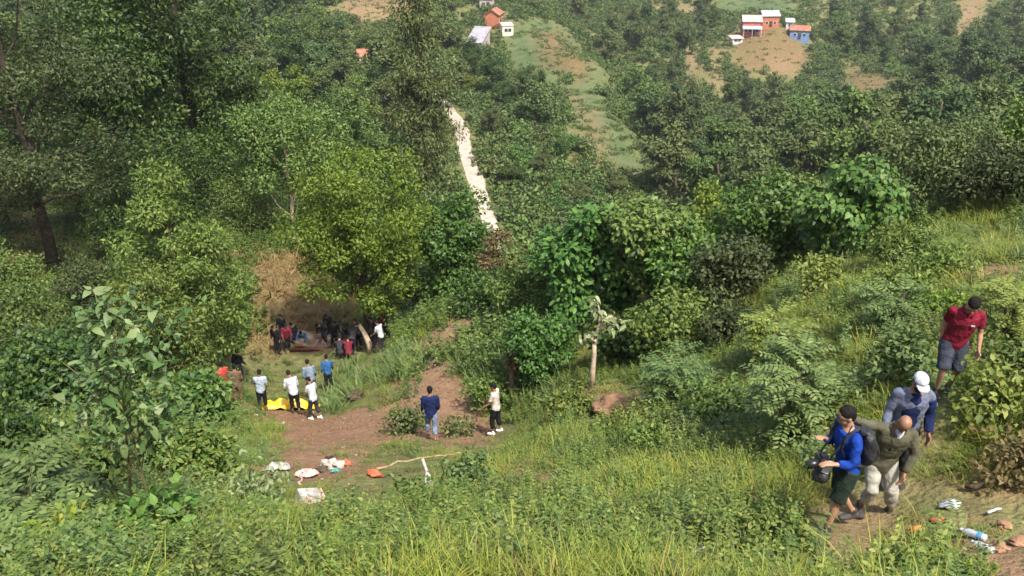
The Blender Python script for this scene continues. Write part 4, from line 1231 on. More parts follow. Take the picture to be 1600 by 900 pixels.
def finish_queue():
    dg = bpy.context.evaluated_depsgraph_get()
    done = [(o, w, bpy.data.meshes.new_from_object(o.evaluated_get(dg))) for o, w in QUEUE]
    for o, w, me in done:
        o.modifiers.clear()
        mats = list(o.data.materials)
        o.data = me
        me.materials.clear()
        for m_ in mats: me.materials.append(m_)
        if w:
            n = len(me.vertices)
            co = np.empty(n * 3, np.float32); me.vertices.foreach_get("co", co); co = co.reshape(-1, 3)
            nr = np.empty(n * 3, np.float32); me.vertices.foreach_get("normal", nr); nr = nr.reshape(-1, 3)
            s = float(abs(hash(o.name)) % 17)
            f = np.sin(co[:, 2] * 34 + co[:, 0] * 18 + s + 2.2 * np.sin(co[:, 1] * 15 + co[:, 0] * 9)) * .6 + np.sin(co[:, 0] * 41 + co[:, 2] * 17 - s * 2 + 2 * np.sin(co[:, 2] * 8)) * .4
            co = co + nr * (f * w)[:, None]
            me.vertices.foreach_set("co", co.ravel().astype(np.float32))
        me.polygons.foreach_set("use_smooth", np.ones(len(me.polygons), bool))
        me.update()

def ell(mb, c, r, ax=None, n=9, sides=12):
    """ellipsoid; ax: 3x3 axes as rows"""
    ph = np.linspace(-math.pi / 2 + .12, math.pi / 2 - .12, n)
    V = []
    for p in ph:
        for k in range(sides):
            a = k / sides * 2 * math.pi
            V.append((math.cos(p) * math.cos(a), math.cos(p) * math.sin(a), math.sin(p)))
    V = np.array(V) * np.asarray(r)
    if ax is not None:
        V = V @ np.asarray(ax)
    F = [(i * sides + k, i * sides + (k + 1) % sides, (i + 1) * sides + (k + 1) % sides, (i + 1) * sides + k) for i in range(n - 1) for k in range(sides)]
    F += [tuple(range(sides - 1, -1, -1)), tuple((n - 1) * sides + k for k in range(sides))]
    mb.add(V + np.asarray(c), F)

def rotm(axis, deg):
    return np.array(Matrix.Rotation(R(deg), 3, axis))

def hand(mb, w, d, palm, thumb, curl=.5, s=1.0):
    """palm and five fingers from wrist w along d; palm = palm normal, thumb = side the thumb is on"""
    d = _norm(np.asarray(d, float)); pn = np.asarray(palm, float); pn = _norm(pn - d * np.dot(pn, d))
    sd = np.cross(d, pn); sd = sd * (1 if np.dot(sd, thumb) > 0 else -1)
    mb.tube([w - d * .02, w + d * .02 * s, w + d * .06 * s, w + d * .095 * s], [(.026, .02), (.036, .017), (.043, .017), (.041, .013)], 10, True, sd)
    for i, (o, l) in enumerate(((.034, .075), (.0115, .085), (-.0115, .08), (-.034, .062))):
        p = w + d * .085 * s + sd * o
        pts = [p]; dd = d + sd * o * 1.5
        for k in range(3):
            dd = _norm(dd + pn * curl * .8)
            p = p + dd * l * s * (.42, .33, .25)[k]; pts.append(p)
        mb.tube(pts, [.0105, .010, .009, .007], 7)
    p = w + d * .03 * s + sd * .03
    pts = [p, p + (sd * .7 + d * .6) * .035, p + (sd * .75 + d * 1.2 + pn * curl) * .055]
    mb.tube(pts, [.013, .0115, .008], 7)

class Pose:
    def __init__(s, lean=4, side=0, head=(8, 0), over=None, legs=None, arms=None, drop=0.0):
        s.A = rotm('Y', side) @ rotm('X', -lean)     # leans forward (+Y) and towards +X
        s.piv = np.array([0, 0, .93])
        s.drop = drop
        s.H = s.A @ rotm('Z', head[1]) @ rotm('X', -head[0])
        s.J = dict(shR=(.178, 0, 1.382), shL=(-.178, 0, 1.382), elR=(.25, -.03, 1.13), elL=(-.25, -.03, 1.13), wrR=(.26, .06, .89), wrL=(-.26, .06, .89))
        s.J = {k: s.up(np.array(v)) for k, v in s.J.items()}
        s.J.update(hpR=np.array((.088, 0, .90)), hpL=np.array((-.088, 0, .90)), knR=np.array((.10, .03, .49)), knL=np.array((-.10, .03, .49)), anR=np.array((.105, -.01, .085)), anL=np.array((-.105, -.01, .085)))
        for k, v in (over or {}).items():
            s.J[k] = np.array(v, float)
        for k in s.J:
            s.J[k] = s.J[k] + (0, 0, -drop if not k.startswith('an') else 0)
    def up(s, p):
        return (np.asarray(p, float) - s.piv) @ s.A.T + s.piv
    def u(s, p):
        return s.up(p) + (0, 0, -s.drop)

def person(label, loc, rz, pose, shirt, trousers, shoes, skin='skin_tan', hair='hair', voxel=.011, sleeve=1.0, shorts=False, bald=False, group=None, height=1.70, near=True, curl=(.45, .45), fat=1.0):
    e = empty('person', loc, rz)
    SPOTS.append((float(loc[0]), float(loc[1]), .55 if near else .75))
    sc = height / 1.70
    e.scale = (sc, sc, sc)
    tag(e, label, 'person', group)
    Po, J = pose, pose.J
    X = Po.A @ np.array([1, 0, 0.]); Y = Po.A @ np.array([0, 1, 0.])
    tor = [(.80, .115, .095), (.90, .158, .112), (1.02, .142, .102), (1.15, .152, .108), (1.27, .172, .112), (1.36, .165, .10), (1.42, .115, .082), (1.465, .062, .062), (1.53, .054, .058)]
    def torso(mb, z0, z1, g, hang=0.0):
        rows = [t for t in tor if z0 - .04 <= t[0] <= z1 + .001]
        pts = [Po.u((0, .012 if t[0] > 1.1 else 0, t[0])) for t in rows]
        mb.tube(pts, [((t[1] * fat + g + (hang if i == 0 else 0)), (t[2] * fat + g)) for i, t in enumerate(rows)], 18, True, X)
    def arm(mb, s, g, t_end=1.0):
        a, b, c = J['sh' + s], J['el' + s], J['wr' + s]
        pts = [a + (b - a) * k for k in (-.06, .0, .35, .7, 1.0)]
        rad = [.050, .060, .052, .046, .041]
        if t_end > 1.0:
            pts += [b + (c - b) * k for k in (.3, .65, 1.0) if k <= (t_end - 1) + .36]
            rad += [.042, .036, .029][:len(pts) - 5]
            if t_end < 2: pts[-1] = b + (c - b) * (t_end - 1)
        elif t_end < 1.0:
            n = max(3, int(round(t_end * 5))); pts = pts[:n]; rad = rad[:n]
        mb.tube(pts, [r_ + g for r_ in rad], 12)
        ell(mb, a, (.058 + g, .056 + g, .056 + g))
    def leg(mb, s, g, t_end=2.0, flare=0.0):
        a, b, c = J['hp' + s], J['kn' + s], J['an' + s]
        pts = [a + (b - a) * k for k in (-.05, .25, .6, 1.0)]; rad = [.088, .084, .070, .056]
        if t_end > 1:
            ks = [k for k in (.25, .6, 1.0) if k <= t_end - 1 + .01]
            pts += [b + (c - b) * k for k in ks]; rad += [.056, .046, .036][:len(ks)]
        else:
            pts[-1] = a + (b - a) * t_end
        n = len(pts)
        mb.tube(pts, [r_ + g + flare * i / n for i, r_ in enumerate(rad)], 12)
    def foot(mb, s, g):
        c = J['an' + s]
        f = c - J['kn' + s]; f = np.array([f[0] * .15 + (.02 if s == 'R' else -.02), 1.0, 0]); f = f / np.linalg.norm(f)
        z = max(c[2] - .05, .035)
        mb.tube([c + f * -.07 + (0, 0, -.04), c + f * .02 + (0, 0, -.045), c + f * .10 + (0, 0, -.055), c + f * .17 + (0, 0, -.06)], [(.034 + g, .036 + g), (.040 + g, .038 + g), (.045 + g, .027 + g), (.032 + g, .018 + g)], 10, True, (1, 0, 0))
        mb.tube([c + (0, 0, .06), c + (0, 0, -.04)], [.036 + g, .036 + g], 10)
    # ---- body: one surface with head, hands and feet
    mb = MB()
    torso(mb, .80, 1.53, -.012)
    for s in 'RL':
        arm(mb, s, -.006, 2.0); leg(mb, s, -.006); foot(mb, s, -.008)
        d = J['wr' + s] - J['el' + s]
        th = Po.A @ np.array([0, 1, .2]) if abs(_norm(d)[2]) > .6 else np.array([0, 0, 1.0])
        pal = (Po.A @ np.array([-1 if s == 'R' else 1, .25, 0])) if abs(_norm(d)[2]) > .6 else np.array([0, 0, -1.0])
        hand(mb, J['wr' + s], d, pal, th, curl[0 if s == 'R' else 1])
    hc0 = Po.u((0, .02, 1.505))
    def hp(p):
        return hc0 + Po.H @ np.asarray(p, float)
    ax = Po.H.T
    ell(mb, hp((0, .01, .115)), (.073, .092, .088), ax, 11, 16)          # cranium
    ell(mb, hp((0, .035, .055)), (.058, .066, .075), ax)                 # face and jaw
    ell(mb, hp((0, .062, .012)), (.030, .028, .024), ax)                 # chin
    mb.tube([hp((0, .092, .105)), hp((0, .108, .068)), hp((0, .09, .058))], [.009, .014, .011], 7)   # nose
    for sg in (-1, 1):
        ell(mb, hp((sg * .074, .005, .082)), (.011, .02, .032), ax)      # ears
        ell(mb, hp((sg * .030, .082, .112)), (.024, .014, .008), ax)     # brow
    mb.tube([Po.u((0, .0, 1.42)), hp((0, .0, .06))], [.056, .052], 12)   # neck
    fuse(mb, 'body', M[skin], e, voxel, 0, 3)
    # ---- clothes
    if shirt:
        mb = MB(); torso(mb, .84, 1.43, .018, .012)
        for s in 'RL': arm(mb, s, .011, sleeve)
        ell(mb, Po.u((0, 0, 1.40)), (.135, .085, .055), Po.A.T)
        fuse(mb, 'shirt', M[shirt], e, voxel * 1.15, .0075 if near else .006)
    mb = MB(); torso(mb, .80, 1.0, .014)
    for s in 'RL': leg(mb, s, .016, 1.02 if shorts else 1.93, .028 if shorts else .012)
    fuse(mb, 'shorts' if shorts else 'trousers', M[trousers], e, voxel * 1.15, .007 if near else .006)
    if shoes:
        for s in 'RL':
            mb = MB(); foot(mb, s, .006)
            fuse(mb, 'shoe', M[shoes], e, voxel, 0, 2)
    if hair and not bald:
        mb = MB()
        ell(mb, hp((0, -.006, .138)), (.084, .096, .084), ax, 11, 16)
        ell(mb, hp((0, -.045, .085)), (.068, .055, .07), ax)
        fuse(mb, 'hair', M[hair], e, voxel, .003, 2)
    if near:
        for sg in (-1, 1):
            mb = MB(); ell(mb, hp((sg * .030, .094, .095)), (.013, .006, .006), ax, 5, 8)
            mb.build('eye', M['eye'], e, smooth=True)
        mb = MB(); ell(mb, hp((0, .099, .030)), (.022, .006, .006), ax, 5, 8); mb.build('mouth', M['lip'], e, smooth=True)
    return e, hp, Po

M['skin_tan'] = noise_mat('tan_skin', (.30, .16, .095), (.38, .215, .135), 9, .5, .35)
M['skin_brown'] = noise_mat('brown_skin', (.19, .095, .055), (.26, .14, .085), 9, .5, .35)
M['hair'] = noise_mat('black_hair', (.006, .005, .0045), (.014, .012, .011), 40, .8, .12, .5, 60)
M['eye'] = noise_mat('dark_eye', (.01, .008, .007), (.03, .02, .02), 10, .2, .5)
M['lip'] = noise_mat('lips', (.20, .08, .06), (.25, .10, .08), 10, .5, .3)
for k, c in dict(crimson=(.165, .012, .026), royal=(.010, .042, .26), olive_c=(.088, .084, .054), navy=(.012, .02, .07), slate=(.125, .14, .20), darkshort=(.045, .05, .07), greenshort=(.022, .035, .025),
                 stone=(.34, .33, .28), white_c=(.46, .47, .50), lightblue=(.33, .40, .47), black_c=(.014, .014, .018), jeans=(.16, .20, .28), brown_c=(.13, .09, .055), red_c=(.45, .05, .04), greyblue=(.17, .21, .27),
                 blue_c=(.03, .10, .24), maroon=(.16, .02, .035), pink_c=(.55, .26, .26), darkolive=(.05, .05, .03), charcoal=(.035, .035, .04), offwhite=(.50, .44, .38)).items():
    M[k] = cloth(k + '_cloth', c)
M['shoe_dark'] = noise_mat('dark_shoe', (.02, .018, .016), (.06, .05, .045), 8, .7, .3)
M['shoe_white'] = noise_mat('white_shoe', (.6, .58, .55), (.75, .74, .72), 8, .7, .3)
M['black_nylon'] = noise_mat('black_nylon', (.008, .008, .01), (.028, .028, .032), 14, .55, .4, .4, 30)
M['black_plastic'] = noise_mat('black_plastic', (.008, .008, .009), (.02, .02, .022), 10, .35, .5)
M['white_plastic'] = noise_mat('white_plastic', (.36, .38, .40), (.50, .51, .52), 6, .35, .5)
M['glass_lens'] = noise_mat('lens_glass', (.005, .006, .012), (.02, .025, .04), 5, .08, .8)

def near_people():
    # man in the crimson shirt, coming down the path and looking at his feet
    ps = Pose(lean=9, side=-6, head=(38, -6), over={
        'elR': (.12, -.16, 1.12), 'wrR': (.17, -.10, .89), 'elL': (-.47, -.02, 1.13), 'wrL': (-.52, .10, .90),
        'knR': (.10, .14, .52), 'anR': (.10, .05, .12), 'knL': (-.11, .06, .48), 'anL': (-.11, -.14, .085)})
    ps.J['elR'] = ps.J['shR'] + np.array([.05, -.10, -.27]); ps.J['wrR'] = ps.J['elR'] + np.array([-.02, .0, -.24])
    ps.J['elL'] = ps.J['shL'] + np.array([-.055, -.02, -.27]); ps.J['wrL'] = ps.J['elL'] + np.array([-.0, .10, -.22])
    e, hp, Po = person('man in a crimson polo shirt and dark shorts walking down the path', on(1470, 12.6), R(168), ps, 'crimson', 'darkshort', 'shoe_dark', 'skin_tan', sleeve=.85, shorts=True)
    X = Po.A @ np.array([1, 0, 0])
    mb = MB()
    for sg in (-1, 1):
        mb.tube([Po.u((sg * .075, -.02, 1.475)), Po.u((sg * .07, .07, 1.44)), Po.u((sg * .02, .118, 1.39))], [(.03, .010)] * 3, 8, True, (0, 0, 1))
    mb.build('collar', M['crimson'], e, smooth=True)
    mb = MB(); mb.box(Po.u((-.085, .138, 1.28)), (.05, .012, .018), 0); mb.build('badge', M['white_plastic'], e)
    # man in the white cap and slate jacket behind the bald man
    ps = Pose(lean=6, side=-1, head=(18, 8))
    ps.J['elR'] = ps.J['shR'] + np.array([.07, .0, -.27]); ps.J['wrR'] = ps.J['elR'] + np.array([.04, .12, -.20])
    ps.J['elL'] = ps.J['shL'] + np.array([-.06, -.03, -.27]); ps.J['wrL'] = ps.J['elL'] + np.array([.0, .12, -.22])
    e, hp, Po = person('man in a white cap with an open slate blue jacket behind the bald man', on(1392, 11.4), R(172), ps, 'slate', 'charcoal', 'shoe_dark', 'skin_brown', sleeve=1.9, height=1.72, fat=1.08)
    # open jacket: navy shirt panel, hem, navy sleeve with round patch
    mb = MB()
    mb.tube([Po.u((.01, .055, .88)), Po.u((.01, .06, 1.02)), Po.u((.01, .066, 1.2)), Po.u((.0, .06, 1.36)), Po.u((0, .045, 1.44))], [(.11, .10), (.11, .098), (.125, .098), (.10, .085), (.06, .06)], 14, True, Po.A @ np.array([1, 0, 0]))
    fuse(mb, 'inner_shirt', M['navy'], e, .012, .003)
    mb = MB()
    a, b, c = Po.J['shL'], Po.J['elL'], Po.J['wrL']
    mb.tube([a + (b - a) * .15, a + (b - a) * .6, b, b + (c - b) * .5, b + (c - b) * .9], [.084, .076, .068, .062, .056], 12)
    fuse(mb, 'sleeve', M['navy'], e, .012, .004)
    mb = MB(); q = a + (b - a) * .45
    ell(mb, q + (-.072, .02, 0), (.012, .03, .03)); mb.build('sleeve_patch', M['slate'], e, smooth=True)
    mb = MB()
    ell(mb, hp((0, -.004, .155)), (.088, .104, .078), Po.H.T, 9, 16)
    fuse(mb, 'cap', M['white_c'], e, .010, .003)
    mb = MB(); mb.tube([hp((0, .07, .135)), hp((0, .13, .128)), hp((0, .165, .112))], [(.078, .012), (.07, .010), (.04, .007)], 12, True, Po.H @ np.array([1, 0, 0])); mb.build('cap_brim', M['white_c'], e, smooth=True)
    mb = MB(); ell(mb, hp((0, .055, .04)), (.062, .06, .05), Po.H.T); mb.build('face_mask', M['black_c'], e, smooth=True)
    # bald man in the olive jacket, reaching to the shoulder of the man in blue
    ps = Pose(lean=13, side=-9, head=(30, -8), over={
        'knR': (.08, .16, .52), 'anR': (.12, -.02, .085), 'knL': (-.16, .12, .50), 'anL': (-.22, .02, .085)}, drop=.06)
    ps.J['elR'] = ps.J['shR'] + np.array([.22, .06, .07]); ps.J['wrR'] = ps.J['elR'] + np.array([.17, .10, .12])
    ps.J['elL'] = ps.J['shL'] + np.array([-.06, .03, -.28]); ps.J['wrL'] = ps.J['elL'] + np.array([.10, .12, -.20])
    e, hp, Po = person('bald man in an olive jacket reaching out to the man in blue', on(1358, 10.95), R(172), ps, 'olive_c', 'stone', 'shoe_dark', 'skin_brown', sleeve=1.9, bald=True, fat=1.1)
    mb = MB()
    mb.tube([Po.u((0, .085, 1.22)), Po.u((0, .078, 1.32)), Po.u((0, .06, 1.40)), Po.u((0, .04, 1.45))], [(.018, .05), (.045, .065), (.055, .07), (.06, .06)], 12, True, Po.A @ np.array([1, 0, 0]))
    fuse(mb, 'inner_shirt', M['white_c'], e, .011, .002)
    mb = MB()
    for sg in (-1, 1):
        mb.tube([Po.u((sg * .07, -.03, 1.47)), Po.u((sg * .085, .05, 1.44)), Po.u((sg * .06, .125, 1.32)), Po.u((sg * .02, .142, 1.18))], [(.03, .012), (.035, .012), (.032, .012), (.01, .008)], 8, True, (0, 0, 1))
    mb.build('jacket_collar', M['olive_c'], e, smooth=True)
    mb = MB(); mb.tube([Po.u((0, .02, .78)), Po.u((0, .01, .88)), Po.u((0, .0, 1.0))], [(.205, .155), (.20, .15), (.18, .135)], 18, True, Po.A @ np.array([1, 0, 0]))
    fuse(mb, 'jacket_hem', M['olive_c'], e, .013, .006)
    # man in the royal blue shirt with backpack and camera
    ps = Pose(lean=8, side=0, head=(4, 0), over={
        'knL': (-.10, .10, .50), 'anL': (-.10, .16, .085), 'knR': (.10, -.02, .50), 'anR': (.10, -.26, .12)})
    ps.J['elL'] = ps.J['shL'] + np.array([-.06, .02, -.29]); ps.J['wrL'] = ps.J['elL'] + np.array([.03, .22, .02])
    ps.J['elR'] = ps.J['shR'] + np.array([.03, .06, -.27]); ps.J['wrR'] = ps.J['elR'] + np.array([-.12, .17, .14])
    e, hp, Po = person('man in a royal blue shirt carrying a black backpack and a camera', on(1304, 10.4), R(98), ps, 'royal', 'greenshort', 'shoe_dark', 'skin_tan', sleeve=1.75, shorts=True)
    mb = MB()
    for sg in (-1, 1):
        mb.tube([hp((sg * .03 - .024, .098, .098)), hp((sg * .03 + .024, .098, .098))], [.016, .016], 8)
    mb.tube([hp((.075, .02, .10)), hp((.055, .09, .10)), hp((-.055, .09, .10)), hp((-.075, .02, .10))], [.004] * 4, 6)
    mb.build('sunglasses', M['black_plastic'], e)
    loc = Vector(e.location); rz = e.rotation_euler[2]
    def part_thing(name, label, cat):
        t = empty(name, e.location, rz); tag(t, label, cat); return t
    bp = part_thing('backpack', 'black backpack worn by the man in the royal blue shirt', 'backpack')
    mb = MB(); mb.tube([Po.u((0, -.19, .92)), Po.u((0, -.21, 1.0)), Po.u((0, -.215, 1.14)), Po.u((0, -.20, 1.29)), Po.u((0, -.18, 1.37))], [(.11, .07), (.14, .10), (.145, .11), (.13, .095), (.08, .05)], 16, True, (1, 0, 0))
    fuse(mb, 'bag', M['black_nylon'], bp, .014, .006)
    mb = MB(); mb.tube([Po.u((0, -.29, .96)), Po.u((0, -.315, 1.05)), Po.u((0, -.30, 1.15))], [(.09, .025), (.10, .04), (.09, .025)], 12, True, (1, 0, 0)); fuse(mb, 'front_pocket', M['black_nylon'], bp, .012, .003)
    for sg in (-1, 1):
        mb = MB(); mb.tube([Po.u((sg * .11, -.17, 1.36)), Po.u((sg * .125, -.05, 1.50)), Po.u((sg * .13, .08, 1.44)), Po.u((sg * .13, .15, 1.28)), Po.u((sg * .16, .10, 1.08)), Po.u((sg * .16, -.12, .98))], [(.022, .007)] * 6, 8, True, (1, 0, 0)); mb.build('strap', M['charcoal'], bp, smooth=True)
    cm = part_thing('camera_bag', 'black camera with a strap held in front of the man in royal blue', 'camera')
    c0 = Po.u((-.02, .30, 1.04))
    mb = MB(); mb.box(c0, (.20, .11, .14)); mb.box(c0 + (0, 0, .085), (.08, .07, .05)); mb.build('camera_body', M['black_plastic'], cm)
    mb = MB(); mb.tube([c0 + (0, .05, 0), c0 + (0, .12, -.01), c0 + (0, .19, -.02)], [.05, .052, .046], 14); mb.build('lens', M['black_plastic'], cm, smooth=True)
    mb = MB(); mb.tube([c0 + (0, .191, -.02), c0 + (0, .194, -.02)], [.038, .038], 14); mb.build('lens_glass', M['glass_lens'], cm)
    mb = MB(); ell(mb, c0 + (-.04, .02, -.14), (.11, .085, .09), None, 9, 14); ell(mb, c0 + (-.04, .08, -.16), (.07, .04, .055), None, 7, 12); mb.build('pouch', M['black_nylon'], cm, smooth=True)
    mb = MB(); mb.box(c0 + (-.12, .0, .02), (.012, .09, .16), 0, rotm('X', 25)); mb.build('folded_map', M['white_plastic'], cm)
    mb = MB(); mb.tube([c0 + (.09, 0, .07), Po.u((.10, .14, 1.3)), Po.u((.06, 0, 1.49)), Po.u((-.06, 0, 1.49)), Po.u((-.10, .14, 1.3)), c0 + (-.09, 0, .07)], [(.014, .005)] * 6, 6, True, (1, 0, 0)); mb.build('neck_strap', M['charcoal'], cm, smooth=True)
near_people()

def far_people():
    stand = lambda **k: Pose(**k)
    def walk(d=1):
        return dict(knL=(-.10, .14 * d, .50), anL=(-.10, .10 * d, .085), knR=(.10, -.02, .50), anR=(.10, -.22 * d, .11))
    crouch = dict(knL=(-.14, .34, .80), anL=(-.12, .05, .085), knR=(.14, .34, .80), anR=(.12, .05, .085))
    L = [
        ('man in a navy jacket and pale jeans walking away across the red soil', 675, 24.1, 4, 'navy', 'jeans', 'shoe_dark', 1.95, Pose(3, 0, (6, 0), walk())),
        ('man in an off white shirt and black trousers at the right edge of the soil', 775, 25.0, 70, 'offwhite', 'black_c', 'shoe_white', .9, Pose(4, 3, (12, 0), walk(.6))),
        ('person in a pale blue shirt and black trousers left of the yellow sheet', 412, 32.0, 10, 'lightblue', 'black_c', 'shoe_dark', .9, Pose(3, 2, (14, 0))),
        ('person in a white shirt leaning over the middle of the yellow sheet', 463, 31.8, 25, 'white_c', 'black_c', 'shoe_dark', 1.9, Pose(16, -5, (30, 0), walk(.5))),
        ('person in a white shirt and white shoes right of the yellow sheet', 493, 31.0, 60, 'white_c', 'charcoal', 'shoe_white', .9, Pose(12, 6, (24, 0), walk(.8))),
        ('person in a brown shirt and brown trousers behind the round glossy shrub', 374, 32.2, 5, 'brown_c', 'brown_c', 'shoe_dark', 1.9, Pose(5, 0, (10, 0))),
        ('person in a red shirt half hidden at the left of the group', 355, 32.6, 60, 'red_c', 'brown_c', 'shoe_dark', .9, Pose(5, 0, (10, 0))),
        ('person in black standing alone under the bushy tree', 376, 38.5, -20, 'black_c', 'black_c', 'shoe_dark', 1.9, Pose(5, 0, (10, 0))),
        ('person in a grey blue shirt behind the yellow sheet', 489, 36.0, 15, 'greyblue', 'charcoal', 'shoe_dark', 1.9, Pose(14, -5, (20, 0))),
        ('person in a dark blue shirt right of the grey blue shirt', 515, 37.0, 15, 'blue_c', 'black_c', 'shoe_dark', 1.9, Pose(8, 0, (14, 0))),
        ('person in dark clothes left of the pair near the wreckage', 436, 44.0, 160, 'black_c', 'black_c', 'shoe_dark', 1.9, Pose(10, 3, (22, 0))),
        ('person with a dark red shirt right of the pair near the wreckage', 450, 44.2, 200, 'maroon', 'black_c', 'shoe_dark', 1.9, Pose(10, -3, (22, 0))),
        ('person in black bending over the wreckage', 509, 44.5, 150, 'black_c', 'charcoal', 'shoe_dark', 1.9, Pose(42, 0, (20, 0), walk(.6))),
        ('person in black standing right of the bending person', 524, 43.8, 190, 'black_c', 'black_c', 'shoe_dark', 1.9, Pose(18, -6, (24, 0))),
        ('person in a dark shirt crouching in front of the wreckage', 534, 42.2, 20, 'charcoal', 'black_c', 'shoe_dark', 1.9, Pose(24, 0, (20, 0), crouch, drop=.48)),
        ('person in a maroon shirt sitting with the back turned near the wreckage', 546, 41.8, 10, 'maroon', 'charcoal', 'shoe_dark', 1.9, Pose(22, 0, (18, 0), crouch, drop=.48)),
        ('person in a dark olive jacket bending beside the pale snapped trunk', 561, 43.0, 30, 'darkolive', 'black_c', 'shoe_dark', 1.9, Pose(38, 8, (20, 0), walk(.5))),
        ('person in a white shirt under the lime tree', 597, 40.8, 60, 'white_c', 'charcoal', 'shoe_dark', .9, Pose(14, 0, (20, 0))),
        ('person in a maroon top behind the white shirt under the lime tree', 602, 43.5, 120, 'maroon', 'black_c', 'shoe_dark', 1.9, Pose(10, 0, (16, 0))),
        ('person in a pink top climbing the brown bank', 488, 48.2, -10, 'pink_c', 'brown_c', 'shoe_dark', .9, Pose(14, 0, (10, 0), walk(.8))),
        ('person in a blue shirt sitting on the wreckage panel', 477, 44.6, 170, 'blue_c', 'greyblue', 'shoe_dark', 1.9, Pose(28, 0, (25, 0), crouch, drop=.46)),
        ('person in black squatting left of the wreckage panel', 466, 44.8, 60, 'black_c', 'charcoal', 'shoe_dark', 1.9, Pose(26, 0, (25, 0), crouch, drop=.47)),
        ('person in charcoal leaning over behind the wreckage', 518, 45.2, 170, 'charcoal', 'black_c', 'shoe_dark', 1.9, Pose(30, 4, (20, 0))),
        ('person in a dark green top at the back of the crowd', 540, 44.4, 200, 'darkolive', 'black_c', 'shoe_dark', 1.9, Pose(14, -4, (18, 0))),
        ('person in dark clothes bending between the maroon shirt and the snag', 553, 42.4, 340, 'charcoal', 'black_c', 'shoe_dark', 1.9, Pose(45, 0, (20, 0), walk(.5))),
        ('person in black behind the pair near the wreckage', 444, 44.9, 180, 'black_c', 'charcoal', 'shoe_dark', 1.9, Pose(8, 0, (16, 0))),
        ('person in a dark jacket right of the crowd under the lime tree', 588, 42.4, 90, 'charcoal', 'black_c', 'shoe_dark', 1.9, Pose(12, 0, (18, 0))),
    ]
    for i, (lab, px, Z, rz, sh, tr, so, sl, ps) in enumerate(L):
        r = np.random.default_rng(700 + i)
        if ps.drop > .2:
            for s, sg in (('R', 1), ('L', -1)):
                ps.J['el' + s] = ps.J['sh' + s] + np.array([sg * .06, .16, -.2]); ps.J['wr' + s] = ps.J['el' + s] + np.array([-sg * .05, .22, -.05])
        else:
            for s, sg in (('R', 1), ('L', -1)):
                f = r.uniform(-.05, .14)
                ps.J['el' + s] = ps.J['sh' + s] + np.array([sg * .045, f - .03, -.27]); ps.J['wr' + s] = ps.J['el' + s] + np.array([sg * r.uniform(-.06, .03), f + r.uniform(.05, .16), -.2])
        person(lab, on(px, Z), R(rz), ps, sh, tr, so, 'skin_brown', voxel=.017, sleeve=sl, group='people gathered in the clearing', height=r.uniform(1.62, 1.76), near=False)
far_people()

# ------------------------------------------------------------------ litter, wreckage and small things
def rag(name, label, cat, px, Z, sx, sy, h, mat, seed, rz=0.0, n=14, lift=.03, group=None, thick=.012):
    """crumpled sheet lying on the ground, following it"""
    r = np.random.default_rng(seed)
    p = on(px, Z); SPOTS.append((p[0], p[1], .5 * max(sx, sy) + .15))
    g = np.linspace(-1, 1, n)
    U, W = np.meshgrid(g, g, indexing='ij')
    edge = 1 + .16 * (fbm(U * 2 + seed, W * 2 + 3, 2) - .5) * 2
    X = U * sx / 2 * edge; Y = W * sy / 2 * edge
    ca, sa = math.cos(rz), math.sin(rz)
    wx = X * ca - Y * sa; wy = X * sa + Y * ca
    b = np.clip(1 - np.maximum(np.abs(U), np.abs(W)) ** 2.2, 0, 1)
    crease = np.abs(fbm(U * 2.6 + seed, W * 2.6, 3) - .5) * 2
    Z_ = hz(p[0] + wx, p[1] + wy) - p[2] + lift + h * b * (.35 + .65 * fbm(U * 1.5 + seed * 2, W * 1.5 + 5, 2)) + crease * h * .55
    top = np.stack([wx, wy, Z_], -1).reshape(-1, 3)
    bot = top - (0, 0, thick)
    F = []
    for i in range(n - 1):
        for j in range(n - 1):
            a = i * n + j
            F.append((a, a + n, a + n + 1, a + 1)); F.append((n * n + a, n * n + a + 1, n * n + a + n + 1, n * n + a + n))
    m = n * n
    for i in range(n - 1):
        F += [(i, i + 1, m + i + 1, m + i), (n * (n - 1) + i, m + n * (n - 1) + i, m + n * (n - 1) + i + 1, n * (n - 1) + i + 1),
              (i * n, m + i * n, m + (i + 1) * n, (i + 1) * n), (i * n + n - 1, (i + 1) * n + n - 1, m + (i + 1) * n + n - 1, m + i * n + n - 1)]
    o = mobj(name, make_mesh(name, np.concatenate([top, bot]), F, mat, smooth=True), None, p)
    return tag(o, label, cat, group)

M['yellow'] = noise_mat('yellow_plastic_sheet', (.58, .32, .008), (.72, .45, .02), 3, .45, .4, .5, 6)
M['white_bag'] = noise_mat('white_sack', (.20, .175, .14), (.46, .45, .42), 9, .7, .3, .5, 14)
M['pink_cloth'] = noise_mat('pink_cloth', (.50, .24, .20), (.70, .48, .44), 6, .9, .1, .5, 14)
M['orange'] = noise_mat('orange_cloth', (.40, .11, .045), (.56, .20, .10), 6, .85, .15, .5, 14)
M['redcloth'] = noise_mat('red_orange_cloth', (.55, .08, .04), (.68, .16, .09), 6, .85, .15, .5, 14)
M['teal'] = noise_mat('teal_plastic', (.05, .20, .18), (.12, .32, .28), 6, .5, .3)
M['wood'] = noise_mat('weathered_wood', (.20, .14, .08), (.36, .27, .17), 8, .85, .15, .4, 20)
M['darkwood'] = noise_mat('dark_wood', (.04, .03, .02), (.10, .075, .05), 8, .9, .1, .5, 20)
M['stone'] = M['stone']
M['rock'] = noise_mat('pale_stone', (.30, .25, .20), (.48, .42, .36), 6, .9, .2, .6, 18)
M['redmetal'] = noise_mat('dark_red_metal', (.08, .02, .015), (.16, .05, .035), 4, .6, .4, .4, 9)
M['tanpanel'] = noise_mat('tan_panel', (.13, .09, .06), (.24, .17, .12), 3, .7, .3, .4, 9)
